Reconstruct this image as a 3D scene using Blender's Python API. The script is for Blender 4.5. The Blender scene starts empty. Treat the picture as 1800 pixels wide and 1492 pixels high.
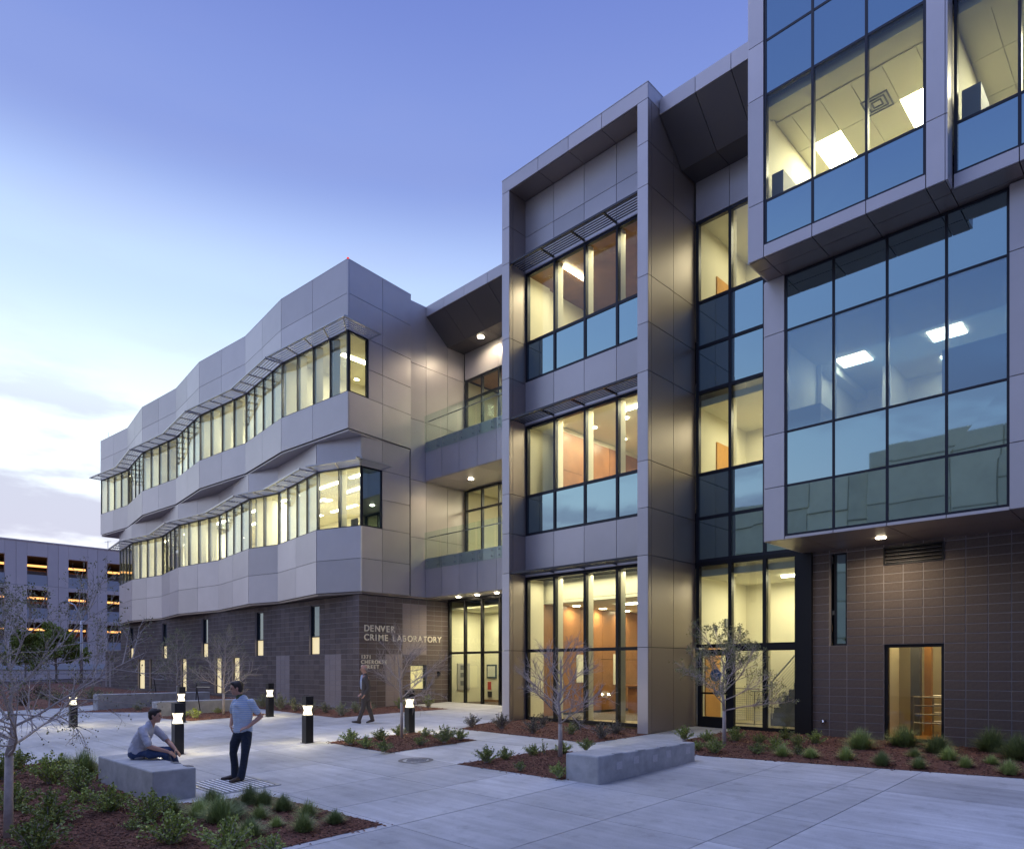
import bpy, bmesh, math, random
from mathutils import Vector, Matrix
R = math.radians
scene = bpy.context.scene
C = scene.collection

# ------------------------------------------------------------------ camera
CAMH = 1.69
cam_data = bpy.data.cameras.new('camera')
cam = bpy.data.objects.new('camera', cam_data)
C.objects.link(cam)
cam.location = (0, 0, CAMH)
cam.rotation_euler = (R(90), 0, R(44.36))
cam_data.sensor_width = 36
cam_data.lens = 36 * 1232 / 1800
cam_data.shift_y = (1174 - 746) / 1800
cam_data.clip_start = 0.1
cam_data.clip_end = 2000
scene.camera = cam

# ------------------------------------------------------------------ dusk sky
world = bpy.data.worlds.new('World')
scene.world = world
world.use_nodes = True
wt = world.node_tree
for n in list(wt.nodes):
    wt.nodes.remove(n)
def wn(t, **k):
    n = wt.nodes.new(t)
    for a, b in k.items():
        setattr(n, a, b)
    return n
def wmath(op, a, b=None, clamp=False):
    n = wn('ShaderNodeMath', operation=op, use_clamp=clamp)
    for i, v in enumerate((a, b)):
        if v is None:
            continue
        if isinstance(v, (int, float)):
            n.inputs[i].default_value = v
        else:
            wt.links.new(v, n.inputs[i])
    return n.outputs[0]
def wramp(fac, stops, interp='EASE'):
    n = wn('ShaderNodeValToRGB')
    n.color_ramp.interpolation = interp
    while len(n.color_ramp.elements) < len(stops):
        n.color_ramp.elements.new(0.5)
    for e, (p, c) in zip(n.color_ramp.elements, stops):
        e.position = p
        e.color = (*c, 1)
    wt.links.new(fac, n.inputs[0])
    return n.outputs[0]
def wmix(fac, a, b, mode='MIX'):
    n = wn('ShaderNodeMix', data_type='RGBA', blend_type=mode)
    if isinstance(fac, (int, float)):
        n.inputs[0].default_value = fac
    else:
        wt.links.new(fac, n.inputs[0])
    for i, v in ((6, a), (7, b)):
        if isinstance(v, tuple):
            n.inputs[i].default_value = (*v, 1)
        else:
            wt.links.new(v, n.inputs[i])
    return n.outputs[2]
tc = wn('ShaderNodeTexCoord')
sep = wn('ShaderNodeSeparateXYZ')
wt.links.new(tc.outputs['Generated'], sep.inputs[0])
elev = wmath('MAXIMUM', sep.outputs[2], 0.0)
# direction of the afterglow (azimuth of the set sun)
GX, GY = math.cos(R(166)), math.sin(R(166))
dotp = wmath('ADD', wmath('MULTIPLY', sep.outputs[0], GX), wmath('MULTIPLY', sep.outputs[1], GY))
glow = wmath('POWER', wmath('MULTIPLY', wmath('ADD', dotp, 1.0), 0.5, True), 2.1)
east = wramp(elev, [(0.0, (.36, .34, .42)), (.12, (.24, .27, .42)), (.35, (.11, .175, .39)), (.7, (.095, .145, .38)), (1.0, (.10, .14, .38))])
west = wramp(elev, [(0.0, (.95, .88, .84)), (.10, (.82, .83, .87)), (.28, (.68, .80, .86)), (.45, (.39, .51, .74)), (.58, (.17, .23, .49)), (.75, (.095, .135, .39)), (1.0, (.085, .125, .37))])
base = wmix(glow, east, west)
# clouds, low in the sky
mp = wn('ShaderNodeMapping')
mp.inputs['Scale'].default_value = (2.2, 2.2, 9.0)
wt.links.new(tc.outputs['Generated'], mp.inputs[0])
no = wn('ShaderNodeTexNoise')
no.inputs['Scale'].default_value = 1.7
no.inputs['Detail'].default_value = 7
no.inputs['Roughness'].default_value = 0.55
wt.links.new(mp.outputs[0], no.inputs[0])
cm = wramp(no.outputs[0], [(.43, (0, 0, 0)), (.60, (1, 1, 1))])
cel = wramp(elev, [(0.0, (.5, .5, .5)), (.12, (.9, .9, .9)), (.24, (.85, .85, .85)), (.40, (.10, .10, .10)), (.75, (.0, .0, .0))])
cf = wmath('MULTIPLY', wmath('MULTIPLY', cm, cel), 0.9)
ccol = wmix(glow, (.10, .125, .26), (.33, .33, .43))
sky = wmix(cf, base, ccol)
below = wmath('LESS_THAN', sep.outputs[2], -0.002)
sky = wmix(below, sky, (.05, .055, .08))
bg = wn('ShaderNodeBackground')
bg.inputs[1].default_value = 1.0
wt.links.new(sky, bg.inputs[0])
wo = wn('ShaderNodeOutputWorld')
wt.links.new(bg.outputs[0], wo.inputs[0])

# broad cool fill from high overhead, added to brighten ground and flat tops
sky_fill_d = bpy.data.lights.new('sun', 'SUN')
sky_fill_d.energy = 0.75
sky_fill_d.angle = R(30)
sky_fill_d.color = (.58, .66, 1.0)
sun = bpy.data.objects.new('sun', sky_fill_d)
C.objects.link(sun)
sky_fill_vec = Vector((math.cos(R(215)) * math.cos(R(66)), math.sin(R(215)) * math.cos(R(66)), math.sin(R(66))))
sun.rotation_euler = sky_fill_vec.to_track_quat('Z', 'Y').to_euler()

scene.view_settings.view_transform = 'Standard'
scene.view_settings.look = 'None'
scene.view_settings.exposure = 0.75
scene.view_settings.gamma = 1
scene.view_settings.use_curve_mapping = False
scene.cycles.use_denoising = True
scene.cycles.max_bounces = 7
scene.cycles.diffuse_bounces = 3
scene.cycles.glossy_bounces = 4
scene.cycles.transmission_bounces = 4
scene.cycles.transparent_max_bounces = 16
scene.cycles.caustics_reflective = False
scene.cycles.caustics_refractive = False
scene.cycles.sample_clamp_indirect = 4

# ------------------------------------------------------------------ materials
def node_mat(name):
    m = bpy.data.materials.new(name)
    m.use_nodes = True
    nt = m.node_tree
    return m, nt, nt.nodes['Principled BSDF']
def bump(nt, bsdf, scale, strength, dist=.01, detail=4, coord='Object', socket='Normal'):
    tcn = nt.nodes.new('ShaderNodeTexCoord')
    nz = nt.nodes.new('ShaderNodeTexNoise')
    nz.inputs['Scale'].default_value = scale
    nz.inputs['Detail'].default_value = detail
    nt.links.new(tcn.outputs[coord], nz.inputs[0])
    b = nt.nodes.new('ShaderNodeBump')
    b.inputs['Strength'].default_value = strength
    b.inputs['Distance'].default_value = dist
    nt.links.new(nz.outputs[0], b.inputs['Height'])
    nt.links.new(b.outputs[0], bsdf.inputs[socket])
    return nz
def mat(name, col, rough=.6, metal=0., vary=0., rnd=0., nscale=3., ndet=5, bmp=None, spec=.5, island=False, emit=None, estr=0.):
    m, nt, b = node_mat(name)
    b.inputs['Base Color'].default_value = (*col, 1)
    b.inputs['Roughness'].default_value = rough
    b.inputs['Metallic'].default_value = metal
    b.inputs['Specular IOR Level'].default_value = spec
    if emit:
        b.inputs['Emission Color'].default_value = (*emit, 1)
        b.inputs['Emission Strength'].default_value = estr
    val = None
    if vary:
        tcn = nt.nodes.new('ShaderNodeTexCoord')
        nz = nt.nodes.new('ShaderNodeTexNoise')
        nz.inputs['Scale'].default_value = nscale
        nz.inputs['Detail'].default_value = ndet
        nz.inputs['Roughness'].default_value = .65
        nt.links.new(tcn.outputs['Object'], nz.inputs[0])
        mr = nt.nodes.new('ShaderNodeMapRange')
        mr.inputs[1].default_value = .25
        mr.inputs[2].default_value = .75
        mr.inputs[3].default_value = 1 - vary
        mr.inputs[4].default_value = 1 + vary
        nt.links.new(nz.outputs[0], mr.inputs[0])
        val = mr.outputs[0]
    if rnd:
        if island:
            g = nt.nodes.new('ShaderNodeNewGeometry'); o = g.outputs['Random Per Island']
        else:
            g = nt.nodes.new('ShaderNodeObjectInfo'); o = g.outputs['Random']
        mr = nt.nodes.new('ShaderNodeMapRange')
        mr.inputs[3].default_value = 1 - rnd
        mr.inputs[4].default_value = 1 + rnd
        nt.links.new(o, mr.inputs[0])
        if val is None:
            val = mr.outputs[0]
        else:
            mu = nt.nodes.new('ShaderNodeMath'); mu.operation = 'MULTIPLY'
            nt.links.new(val, mu.inputs[0]); nt.links.new(mr.outputs[0], mu.inputs[1])
            val = mu.outputs[0]
    if val is not None:
        vm = nt.nodes.new('ShaderNodeVectorMath'); vm.operation = 'SCALE'
        vm.inputs[0].default_value = col
        nt.links.new(val, vm.inputs['Scale'])
        nt.links.new(vm.outputs[0], b.inputs['Base Color'])
    if bmp:
        bump(nt, b, *bmp)
    return m
M = {}
M['panel'] = mat('aluminium_panel_paint', (.59, .55, .555), .40, .42, vary=.05, nscale=.9, rnd=.10, bmp=(.8, .30, .02, 1))
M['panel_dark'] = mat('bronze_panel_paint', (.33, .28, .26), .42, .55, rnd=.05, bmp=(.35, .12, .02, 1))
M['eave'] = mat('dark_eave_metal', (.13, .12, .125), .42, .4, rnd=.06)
M['joint'] = mat('dark_joint_liner', (.012, .012, .016), .8)  # near-black backing seen through the panel gaps
M['frame'] = mat('dark_anodised_frame', (.022, .024, .036), .38, .3)
M['frame_grey'] = mat('grey_mullion', (.075, .075, .085), .38, .4)
M['black'] = mat('black_metal', (.014, .014, .018), .42, .3)
M['block'] = mat('split_face_block', (.145, .113, .10), .85, vary=.22, nscale=22, rnd=.20, island=True, bmp=(60, .35, .006))
M['block_pale'] = mat('pale_block', (.33, .275, .26), .85, vary=.12, nscale=22, rnd=.05, island=True, bmp=(60, .35, .006))
M['mortar'] = mat('mortar', (.32, .29, .295), .9, vary=.1, nscale=30)
M['cream'] = mat('cream_painted_wall', (.76, .72, .56), .7)
M['ceiling'] = mat('white_ceiling_tile', (.74, .72, .58), .8, rnd=.02)
M['floorin'] = mat('interior_floor', (.42, .36, .25), .35)
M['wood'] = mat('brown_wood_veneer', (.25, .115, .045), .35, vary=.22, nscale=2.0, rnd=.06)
M['oak'] = mat('oak_door_veneer', (.62, .31, .09), .4, vary=.15, nscale=2.0)
M['lampw'] = mat('lit_ceiling_fixture', (.9, .9, .85), .5, emit=(1, .93, .68), estr=14)
M['lampl'] = mat('lit_downlight', (.9, .9, .85), .5, emit=(1, .88, .62), estr=30)
M['bollens'] = mat('lit_bollard_lens', (.9, .9, .85), .5, emit=(1, .86, .55), estr=1.3)
M['garagelamp'] = mat('sodium_garage_light', (.9, .6, .3), .5, emit=(1, .46, .14), estr=1.2)
M['slit'] = mat('slot_window_glow', (.85, .78, .5), .6, emit=(1, .80, .40), estr=.42)  # even glow on the panes stands in for lit rooms behind
M['patch'] = mat('pale_patch', (.50, .49, .50), .9, vary=.2, nscale=40)
M['iron'] = mat('weathered_iron', (.16, .155, .16), .7, .3)
M['red'] = mat('red_sign', (.45, .04, .03), .6)
M['steel'] = mat('brushed_steel', (.42, .42, .44), .3, .9)
M['galv'] = mat('galvanised_steel', (.38, .39, .42), .45, .7)
M['shade'] = mat('pale_aluminium_louvre', (.52, .51, .53), .35, .6)
M['shade_dark'] = mat('dark_louvre', (.06, .06, .07), .4, .5)
M['concrete'] = mat('cast_concrete', (.40, .40, .40), .85, vary=.28, nscale=3.5, ndet=9, bmp=(30, .25, .006))
M['garage'] = mat('garage_precast', (.86, .73, .68), .85, vary=.06, nscale=.6, rnd=.04)
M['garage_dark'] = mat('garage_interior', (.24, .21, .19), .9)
M['garage_band'] = mat('garage_grey_spandrel', (.50, .51, .55), .7)
M['stone'] = mat('opposite_building_concrete', (.78, .73, .54), .9, vary=.12, nscale=.5, rnd=.12)
M['asphalt'] = mat('asphalt', (.05, .05, .053), .9, vary=.2, nscale=4)
M['earth'] = mat('dry_planted_ground', (.085, .05, .038), .95, vary=.35, nscale=2.5, bmp=(8, .5, .05))
M['mulch'] = mat('red_brown_mulch', (.15, .060, .036), .95, vary=.45, nscale=18, bmp=(45, .9, .03))
M['chip'] = mat('bark_chip', (.16, .070, .042), .9, rnd=.75, island=True)
M['chip_pale'] = mat('pale_bark_chip', (.33, .19, .12), .9, rnd=.3, island=True)
M['bark'] = mat('grey_bark', (.42, .36, .33), .85, vary=.25, nscale=14, bmp=(40, .4, .004))
M['slabjoint'] = mat('paving_joint', (.10, .085, .085), .9)
M['badge'] = mat('badge_blue', (.10, .19, .30), .5)
M['white'] = mat('white_paint', (.75, .75, .75), .5)
M['letters'] = mat('pale_letter_metal', (.85, .78, .64), .5, .1)
M['skin'] = mat('skin', (.50, .27, .19), .5)
M['hair'] = mat('dark_hair', (.022, .014, .011), .6, bmp=(120, .5, .004))
M['greyhair'] = mat('grey_hair', (.30, .25, .23), .6)
M['jeans'] = mat('dark_denim', (.014, .021, .040), .85, vary=.3, nscale=25, bmp=(11, .9, .04))
M['bluejeans'] = mat('blue_denim', (.035, .06, .14), .85, vary=.3, nscale=25, bmp=(11, .9, .04))
M['suit'] = mat('dark_brown_suit', (.075, .062, .056), .8, bmp=(8, .9, .04))
M['shirtw'] = mat('pale_grey_shirt', (.50, .50, .56), .8, bmp=(9, 1, .06))
M['shirtb'] = mat('pale_blue_shirt', (.46, .52, .66), .8, bmp=(9, .4, .03))
M['tie'] = mat('blue_grey_tie', (.10, .13, .22), .7)
M['shoe'] = mat('dark_brown_shoe', (.035, .018, .012), .5)
M['collar'] = mat('olive_collar', (.07, .09, .035), .8)
M['redlamp'] = mat('red_lamp', (.4, .02, .02), .4, emit=(1, .05, .02), estr=.6)
M['screen'] = mat('pale_notice_paper', (.68, .68, .60), .6)
M['picframe'] = mat('navy_picture_frame', (.03, .06, .10), .4)
M['asph_line'] = mat('road_paint', (.6, .6, .58), .7)
M['cabinet'] = mat('grey_cabinet', (.16, .17, .20), .6)
# paving: object random plus broom-finish streaks and faint stains
def paving():
    m, nt, b = node_mat('broom_finished_concrete')
    tcn = nt.nodes.new('ShaderNodeTexCoord')
    mpn = nt.nodes.new('ShaderNodeMapping'); mpn.inputs['Scale'].default_value = (.25, 3.5, 1)
    nt.links.new(tcn.outputs['Object'], mpn.inputs[0])
    n1 = nt.nodes.new('ShaderNodeTexNoise'); n1.inputs['Scale'].default_value = 2.2; n1.inputs['Detail'].default_value = 6
    nt.links.new(mpn.outputs[0], n1.inputs[0])
    n2 = nt.nodes.new('ShaderNodeTexNoise'); n2.inputs['Scale'].default_value = .55; n2.inputs['Detail'].default_value = 8; n2.inputs['Roughness'].default_value = .6
    nt.links.new(tcn.outputs['Object'], n2.inputs[0])
    n3 = nt.nodes.new('ShaderNodeTexNoise'); n3.inputs['Scale'].default_value = 60; n3.inputs['Detail'].default_value = 3
    nt.links.new(tcn.outputs['Object'], n3.inputs[0])
    oi = nt.nodes.new('ShaderNodeObjectInfo')
    def mr(s, a, bb, lo=.3, hi=.7):
        q = nt.nodes.new('ShaderNodeMapRange')
        for i, v in enumerate((lo, hi, a, bb)):
            q.inputs[i + 1].default_value = v
        nt.links.new(s, q.inputs[0]); return q.outputs[0]
    def mul(a, c):
        q = nt.nodes.new('ShaderNodeMath'); q.operation = 'MULTIPLY'
        nt.links.new(a, q.inputs[0]); nt.links.new(c, q.inputs[1]); return q.outputs[0]
    n4 = nt.nodes.new('ShaderNodeTexNoise'); n4.inputs['Scale'].default_value = 3.1; n4.inputs['Detail'].default_value = 9; n4.inputs['Roughness'].default_value = .7
    nt.links.new(tcn.outputs['Object'], n4.inputs[0])
    vo = nt.nodes.new('ShaderNodeTexVoronoi'); vo.inputs['Scale'].default_value = 2.6; nt.links.new(tcn.outputs['Object'], vo.inputs[0])
    spots = mr(vo.outputs['Distance'], .72, 1.0, .018, .030)
    v = mul(mr(n4.outputs[0], .80, 1.04, .30, .46), spots)
    v = mul(v, mul(mr(n1.outputs[0], .90, 1.10), mr(n2.outputs[0], .74, 1.20)))
    v = mul(v, mul(mr(n3.outputs[0], .93, 1.07), mr(oi.outputs['Random'], .84, 1.14, 0, 1)))
    vm = nt.nodes.new('ShaderNodeVectorMath'); vm.operation = 'SCALE'; vm.inputs[0].default_value = (.45, .45, .455)
    nt.links.new(v, vm.inputs['Scale']); nt.links.new(vm.outputs[0], b.inputs['Base Color'])
    b.inputs['Roughness'].default_value = .75
    bp = nt.nodes.new('ShaderNodeBump'); bp.inputs['Strength'].default_value = .25; bp.inputs['Distance'].default_value = .004
    nt.links.new(n3.outputs[0], bp.inputs['Height']); nt.links.new(bp.outputs[0], b.inputs['Normal'])
    return m
M['paving'] = paving()
def glass(name, tint, r0, wav=.15, gcol=(.93, 1, .99, 1)):
    m, nt, b = node_mat(name)
    nt.nodes.remove(b)
    out = nt.nodes['Material Output']
    tr = nt.nodes.new('ShaderNodeBsdfTransparent'); tr.inputs[0].default_value = (*tint, 1)
    gl = nt.nodes.new('ShaderNodeBsdfGlossy'); gl.inputs['Roughness'].default_value = .015; gl.inputs[0].default_value = gcol
    # reflectance rises towards grazing angles (both faces of the pane share it)
    lw = nt.nodes.new('ShaderNodeLayerWeight'); lw.inputs[0].default_value = .5
    pw = nt.nodes.new('ShaderNodeMath'); pw.operation = 'POWER'; pw.inputs[1].default_value = 4.5
    nt.links.new(lw.outputs['Facing'], pw.inputs[0])
    ad = nt.nodes.new('ShaderNodeMath'); ad.operation = 'MULTIPLY_ADD'; ad.use_clamp = True; ad.inputs[1].default_value = .8; ad.inputs[2].default_value = r0
    nt.links.new(pw.outputs[0], ad.inputs[0])
    mx = nt.nodes.new('ShaderNodeMixShader')
    nt.links.new(ad.outputs[0], mx.inputs[0]); nt.links.new(tr.outputs[0], mx.inputs[1]); nt.links.new(gl.outputs[0], mx.inputs[2])
    nt.links.new(mx.outputs[0], out.inputs[0])
    if wav:
        bump(nt, gl, .45, wav, .03, 1)
    return m
M['glass'] = glass('clear_glazing', (.93, .95, .89), .045)
M['glass_box'] = glass('coated_blue_glazing', (.55, .62, .68), .30, .12, (.66, .88, 1, 1))
M['glass_rail'] = glass('green_railing_glass', (.88, .94, .90), .04, 0)
def spandrel(name, col, mixf):
    m, nt, b = node_mat(name)
    b.inputs['Base Color'].default_value = (*col, 1)
    b.inputs['Roughness'].default_value = .03
    b.inputs['IOR'].default_value = 1.5
    out = nt.nodes['Material Output']
    gl = nt.nodes.new('ShaderNodeBsdfGlossy'); gl.inputs['Roughness'].default_value = .02; gl.inputs[0].default_value = (.68, .96, 1.0, 1)
    mx = nt.nodes.new('ShaderNodeMixShader'); mx.inputs[0].default_value = mixf
    nt.links.new(b.outputs[0], mx.inputs[1]); nt.links.new(gl.outputs[0], mx.inputs[2])
    nt.links.new(mx.outputs[0], out.inputs[0])
    bump(nt, gl, .5, .16, .03, 1)
    return m
M['glass_wing'] = glass('wing_glazing', (.93, .95, .89), .10, .2)
M['spandrel'] = spandrel('blue_spandrel_glass', (.008, .02, .03), .50)
M['slot_glass'] = spandrel('dark_slot_glass', (.01, .02, .03), .12)
def leafmat(name, c1, c2):
    m, nt, b = node_mat(name)
    g = nt.nodes.new('ShaderNodeNewGeometry')
    oi = nt.nodes.new('ShaderNodeObjectInfo')
    mx = nt.nodes.new('ShaderNodeMix'); mx.data_type = 'RGBA'
    mx.inputs[6].default_value = (*c1, 1); mx.inputs[7].default_value = (*c2, 1)
    nt.links.new(g.outputs['Random Per Island'], mx.inputs[0])
    hs = nt.nodes.new('ShaderNodeHueSaturation')
    mr = nt.nodes.new('ShaderNodeMapRange'); mr.inputs[3].default_value = .7; mr.inputs[4].default_value = 1.3
    nt.links.new(oi.outputs['Random'], mr.inputs[0]); nt.links.new(mr.outputs[0], hs.inputs['Value'])
    nt.links.new(mx.outputs[2], hs.inputs['Color']); nt.links.new(hs.outputs[0], b.inputs['Base Color'])
    b.inputs['Roughness'].default_value = .55
    return m
M['leaf'] = leafmat('shrub_leaf', (.13, .18, .03), (.38, .44, .10))
M['leaf_grey'] = leafmat('grey_green_leaf', (.15, .18, .08), (.32, .34, .18))
M['leaf_brown'] = leafmat('bronze_green_leaf', (.09, .085, .055), (.20, .18, .11))
M['grass'] = leafmat('blue_green_grass_blade', (.16, .21, .07), (.34, .41, .16))
M['grass_light'] = leafmat('fresh_grass_blade', (.20, .27, .07), (.44, .50, .18))
M['treeleaf'] = leafmat('small_tree_leaf', (.16, .17, .07), (.34, .33, .14))
# striped polo
def stripes():
    m, nt, b = node_mat('striped_polo_fabric')
    tcn = nt.nodes.new('ShaderNodeTexCoord'); sp = nt.nodes.new('ShaderNodeSeparateXYZ')
    nt.links.new(tcn.outputs['Object'], sp.inputs[0])
    a = nt.nodes.new('ShaderNodeMath'); a.operation = 'MULTIPLY'; a.inputs[1].default_value = 1 / .036
    f = nt.nodes.new('ShaderNodeMath'); f.operation = 'FRACT'
    g = nt.nodes.new('ShaderNodeMath'); g.operation = 'GREATER_THAN'; g.inputs[1].default_value = .62
    nt.links.new(sp.outputs[2], a.inputs[0]); nt.links.new(a.outputs[0], f.inputs[0]); nt.links.new(f.outputs[0], g.inputs[0])
    mx = nt.nodes.new('ShaderNodeMix'); mx.data_type = 'RGBA'
    mx.inputs[6].default_value = (.44, .55, .70, 1); mx.inputs[7].default_value = (.66, .69, .74, 1)
    nt.links.new(g.outputs[0], mx.inputs[0]); nt.links.new(mx.outputs[2], b.inputs['Base Color'])
    b.inputs['Roughness'].default_value = .85
    bump(nt, b, 9, 1, .05)
    return m
M['stripe'] = stripes()

# ------------------------------------------------------------------ helpers
BOXF = ((0, 3, 2, 1), (4, 5, 6, 7), (0, 1, 5, 4), (1, 2, 6, 5), (2, 3, 7, 6), (3, 0, 4, 7))
class MB:
    def __init__(self):
        self.v = []; self.f = []
    def poly(self, pts, faces):
        b = len(self.v)
        self.v += [tuple(p) for p in pts]
        self.f += [tuple(b + i for i in f) for f in faces]
        return self
    def box(self, x0, x1, y0, y1, z0, z1):
        return self.poly([(x0, y0, z0), (x1, y0, z0), (x1, y1, z0), (x0, y1, z0), (x0, y0, z1), (x1, y0, z1), (x1, y1, z1), (x0, y1, z1)], BOXF)
    def wbox(self, seg, u0, u1, d0, d1, z0, z1):     # box on a wall segment: u along it, d outward
        o, u, n = seg.o, seg.u, seg.n
        P = lambda a, d, z: (o.x + u.x * a + n.x * d, o.y + u.y * a + n.y * d, z)
        return self.poly([P(u0, d1, z0), P(u1, d1, z0), P(u1, d0, z0), P(u0, d0, z0), P(u0, d1, z1), P(u1, d1, z1), P(u1, d0, z1), P(u0, d0, z1)], BOXF)
    def prism(self, pts, z0, z1):                    # pts counter-clockwise in plan
        n = len(pts); zz0 = z0 if callable(z0) else (lambda x, y: z0); zz1 = z1 if callable(z1) else (lambda x, y: z1)
        b = [(p[0], p[1], zz0(p[0], p[1])) for p in pts]; t = [(p[0], p[1], zz1(p[0], p[1])) for p in pts]
        return self.poly(b + t, [tuple(range(n - 1, -1, -1)), tuple(range(n, 2 * n))] + [(i, (i + 1) % n, n + (i + 1) % n, n + i) for i in range(n)])
    def slab3(self, corners, th):                    # polygon in space thickened along -normal
        c = [Vector(p) for p in corners]
        nn = (c[1] - c[0]).cross(c[2] - c[1]).normalized()
        n = len(c)
        t = [p - nn * th for p in c]
        return self.poly(c + t, [tuple(range(n)), tuple(range(2 * n - 1, n - 1, -1))] + [(i, n + i, n + (i + 1) % n, (i + 1) % n) for i in range(n)])
    def tube(self, pts, rs, k=8, cap=True):
        pts = [Vector(p) for p in pts]
        if isinstance(rs, (int, float)):
            rs = [rs] * len(pts)
        b = len(self.v); prev = None
        for i, p in enumerate(pts):
            t = (pts[min(i + 1, len(pts) - 1)] - pts[max(i - 1, 0)])
            t = t.normalized() if t.length > 1e-9 else Vector((0, 0, 1))
            if prev is None:
                a = t.orthogonal().normalized()
            else:
                a = (prev - t * prev.dot(t))
                a = a.normalized() if a.length > 1e-6 else t.orthogonal().normalized()
            prev = a; c = t.cross(a)
            for j in range(k):
                th = 2 * math.pi * j / k
                self.v.append(tuple(p + (a * math.cos(th) + c * math.sin(th)) * rs[i]))
        for i in range(len(pts) - 1):
            for j in range(k):
                j2 = (j + 1) % k
                self.f.append((b + i * k + j, b + i * k + j2, b + (i + 1) * k + j2, b + (i + 1) * k + j))
        if cap:
            self.f.append(tuple(b + j for j in range(k - 1, -1, -1)))
            e = b + (len(pts) - 1) * k
            self.f.append(tuple(e + j for j in range(k)))
        return self
    def disc(self, x, y, z, r, th=.01, k=20):
        return self.prism([(x + r * math.cos(2 * math.pi * i / k), y + r * math.sin(2 * math.pi * i / k)) for i in range(k)], z - th, z)
    def mesh(self, name, m, smooth=False):
        me = bpy.data.meshes.new(name)
        me.from_pydata(self.v, [], self.f)
        me.update()
        for x in (m if isinstance(m, (list, tuple)) else [m]):
            me.materials.append(M[x] if isinstance(x, str) else x)
        if smooth:
            me.polygons.foreach_set('use_smooth', [True] * len(me.polygons))
        return me
    def build(self, name, m, parent=None, smooth=False, bevel=0):
        o = bpy.data.objects.new(name, self.mesh(name, m, smooth))
        link(o, parent)
        if bevel:
            mo = o.modifiers.new('bevel', 'BEVEL'); mo.width = bevel; mo.segments = 2; mo.limit_method = 'ANGLE'
        return o
def link(o, parent):
    C.objects.link(o)
    if parent is not None:
        o.parent = parent
        if 'wbase' in parent:        # parts hold coordinates in the world's frame, shifted back by the thing's base
            b = parent['wbase']
            o.location = (-b[0], -b[1], -b[2])
    return o
def tag(o, label=None, cat=None, group=None, kind=None):
    if label: o['label'] = label
    if cat: o['category'] = cat
    if group: o['group'] = group
    if kind: o['kind'] = kind
    return o
def thing(name, loc, label, cat, group=None, rz=0, world_parts=False):
    o = bpy.data.objects.new(name, None)
    o.empty_display_size = .2
    C.objects.link(o); o.location = loc; o.rotation_euler = (0, 0, rz)
    if world_parts:
        o['wbase'] = [float(c) for c in loc]
    return tag(o, label, cat, group)
def copy_tree(o, parent=None):
    kids = list(o.children)
    c = o.copy(); C.objects.link(c); c.parent = parent
    for ch in kids:
        copy_tree(ch, c)
    return c
class Seg:
    def __init__(self, p0, p1):
        self.o = Vector((p0[0], p0[1])); d = Vector((p1[0], p1[1])) - self.o
        self.L = d.length; self.u = d.normalized(); self.n = Vector((self.u.y, -self.u.x))
def lerp(a, b, t): return a + (b - a) * t
def divs(a, b, n): return [lerp(a, b, i / n) for i in range(n + 1)]
def G(x, y):                                          # the plaza falls gently towards the street side
    x = min(max(x, -60), 5); y = min(max(y, -6), 20)
    return -.0125 * (x + 3.5) + .033 * (y - 17.6)
def gp(px, py, dz=0.0):                               # photo pixel to the place on the ground it shows
    t = (px - 900) / 1232.
    d = Vector((-.6991 + .715 * t, .7149 + .6992 * t, (1174 - py) / 1232.)); s = 15.0
    for _ in range(12):
        e = CAMH + s * d.z - G(s * d.x, s * d.y) - dz
        s -= e / (d.z + .0125 * d.x - .033 * d.y)
        s = min(max(s, .5), 90)
    return s * d.x, s * d.y, s
# ================================================================== terrain and paving
g = MB()
xs = [-600, -60, -34, -17, 5, 300]; ys = [-300, -6, 2, 20, 400]
for i in range(len(xs) - 1):
    for j in range(len(ys) - 1):
        P = [(xs[i], ys[j]), (xs[i + 1], ys[j]), (xs[i + 1], ys[j + 1]), (xs[i], ys[j + 1])]
        g.poly([(x, y, G(x, y) - .09) for x, y in P], [(0, 1, 2, 3)])
tag(g.build('ground', 'earth'), kind='structure')
pz = MB()
def gsheet(mb, x0, x1, y0, y1, dz0, dz1):
    mb.prism([(x0, y0), (x1, y0), (x1, y1), (x0, y1)], lambda x, y: G(x, y) + dz0, lambda x, y: G(x, y) + dz1)
gsheet(pz, -34.2, 5, -6, 15.2, -.085, -.012)
gsheet(pz, -22.5, 5, 15.2, 19.15, -.085, -.012)
plaza = tag(pz.build('plaza_pavement', 'slabjoint'), kind='structure')
XL = [-34.2, -31.6, -29, -26.2, -23.4, -20.3, -18.6, -16.95, -15.3, -12.6, -10.4, -8.9, -7.45, -5.6, -4.1, -3.45, -1.2, 1.2, 3.6]
YL = [-6, -3, -.5, 1.5, 3.5, 5.45, 7.45, 9.1, 11.7, 13.0, 15.2]
for i in range(len(XL) - 1):
    for j in range(len(YL) - 1):
        q = MB(); gx = .008 if XL[i] != -7.45 else .014
        gsheet(q, XL[i] + gx, XL[i + 1] - .005, YL[j] + .005, YL[j + 1] - .005, -.012, 0)
        q.build('paving_slab', 'paving', plaza)
XW = [-22.45, -20.3, -18.6, -16.95, -15.36]
for i in range(4):
    for a, b in ((15.2, 17.2), (17.2, 19.12)):
        q = MB(); gsheet(q, XW[i] + .006, XW[i + 1] - .006, a + .006, b - .006, -.012, 0)
        q.build('paving_slab', 'paving', plaza)
q = MB(); gsheet(q, -10.0, -8.75, 15.21, 17.5, -.012, .0); q.build('paving_slab', 'paving', plaza)
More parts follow.
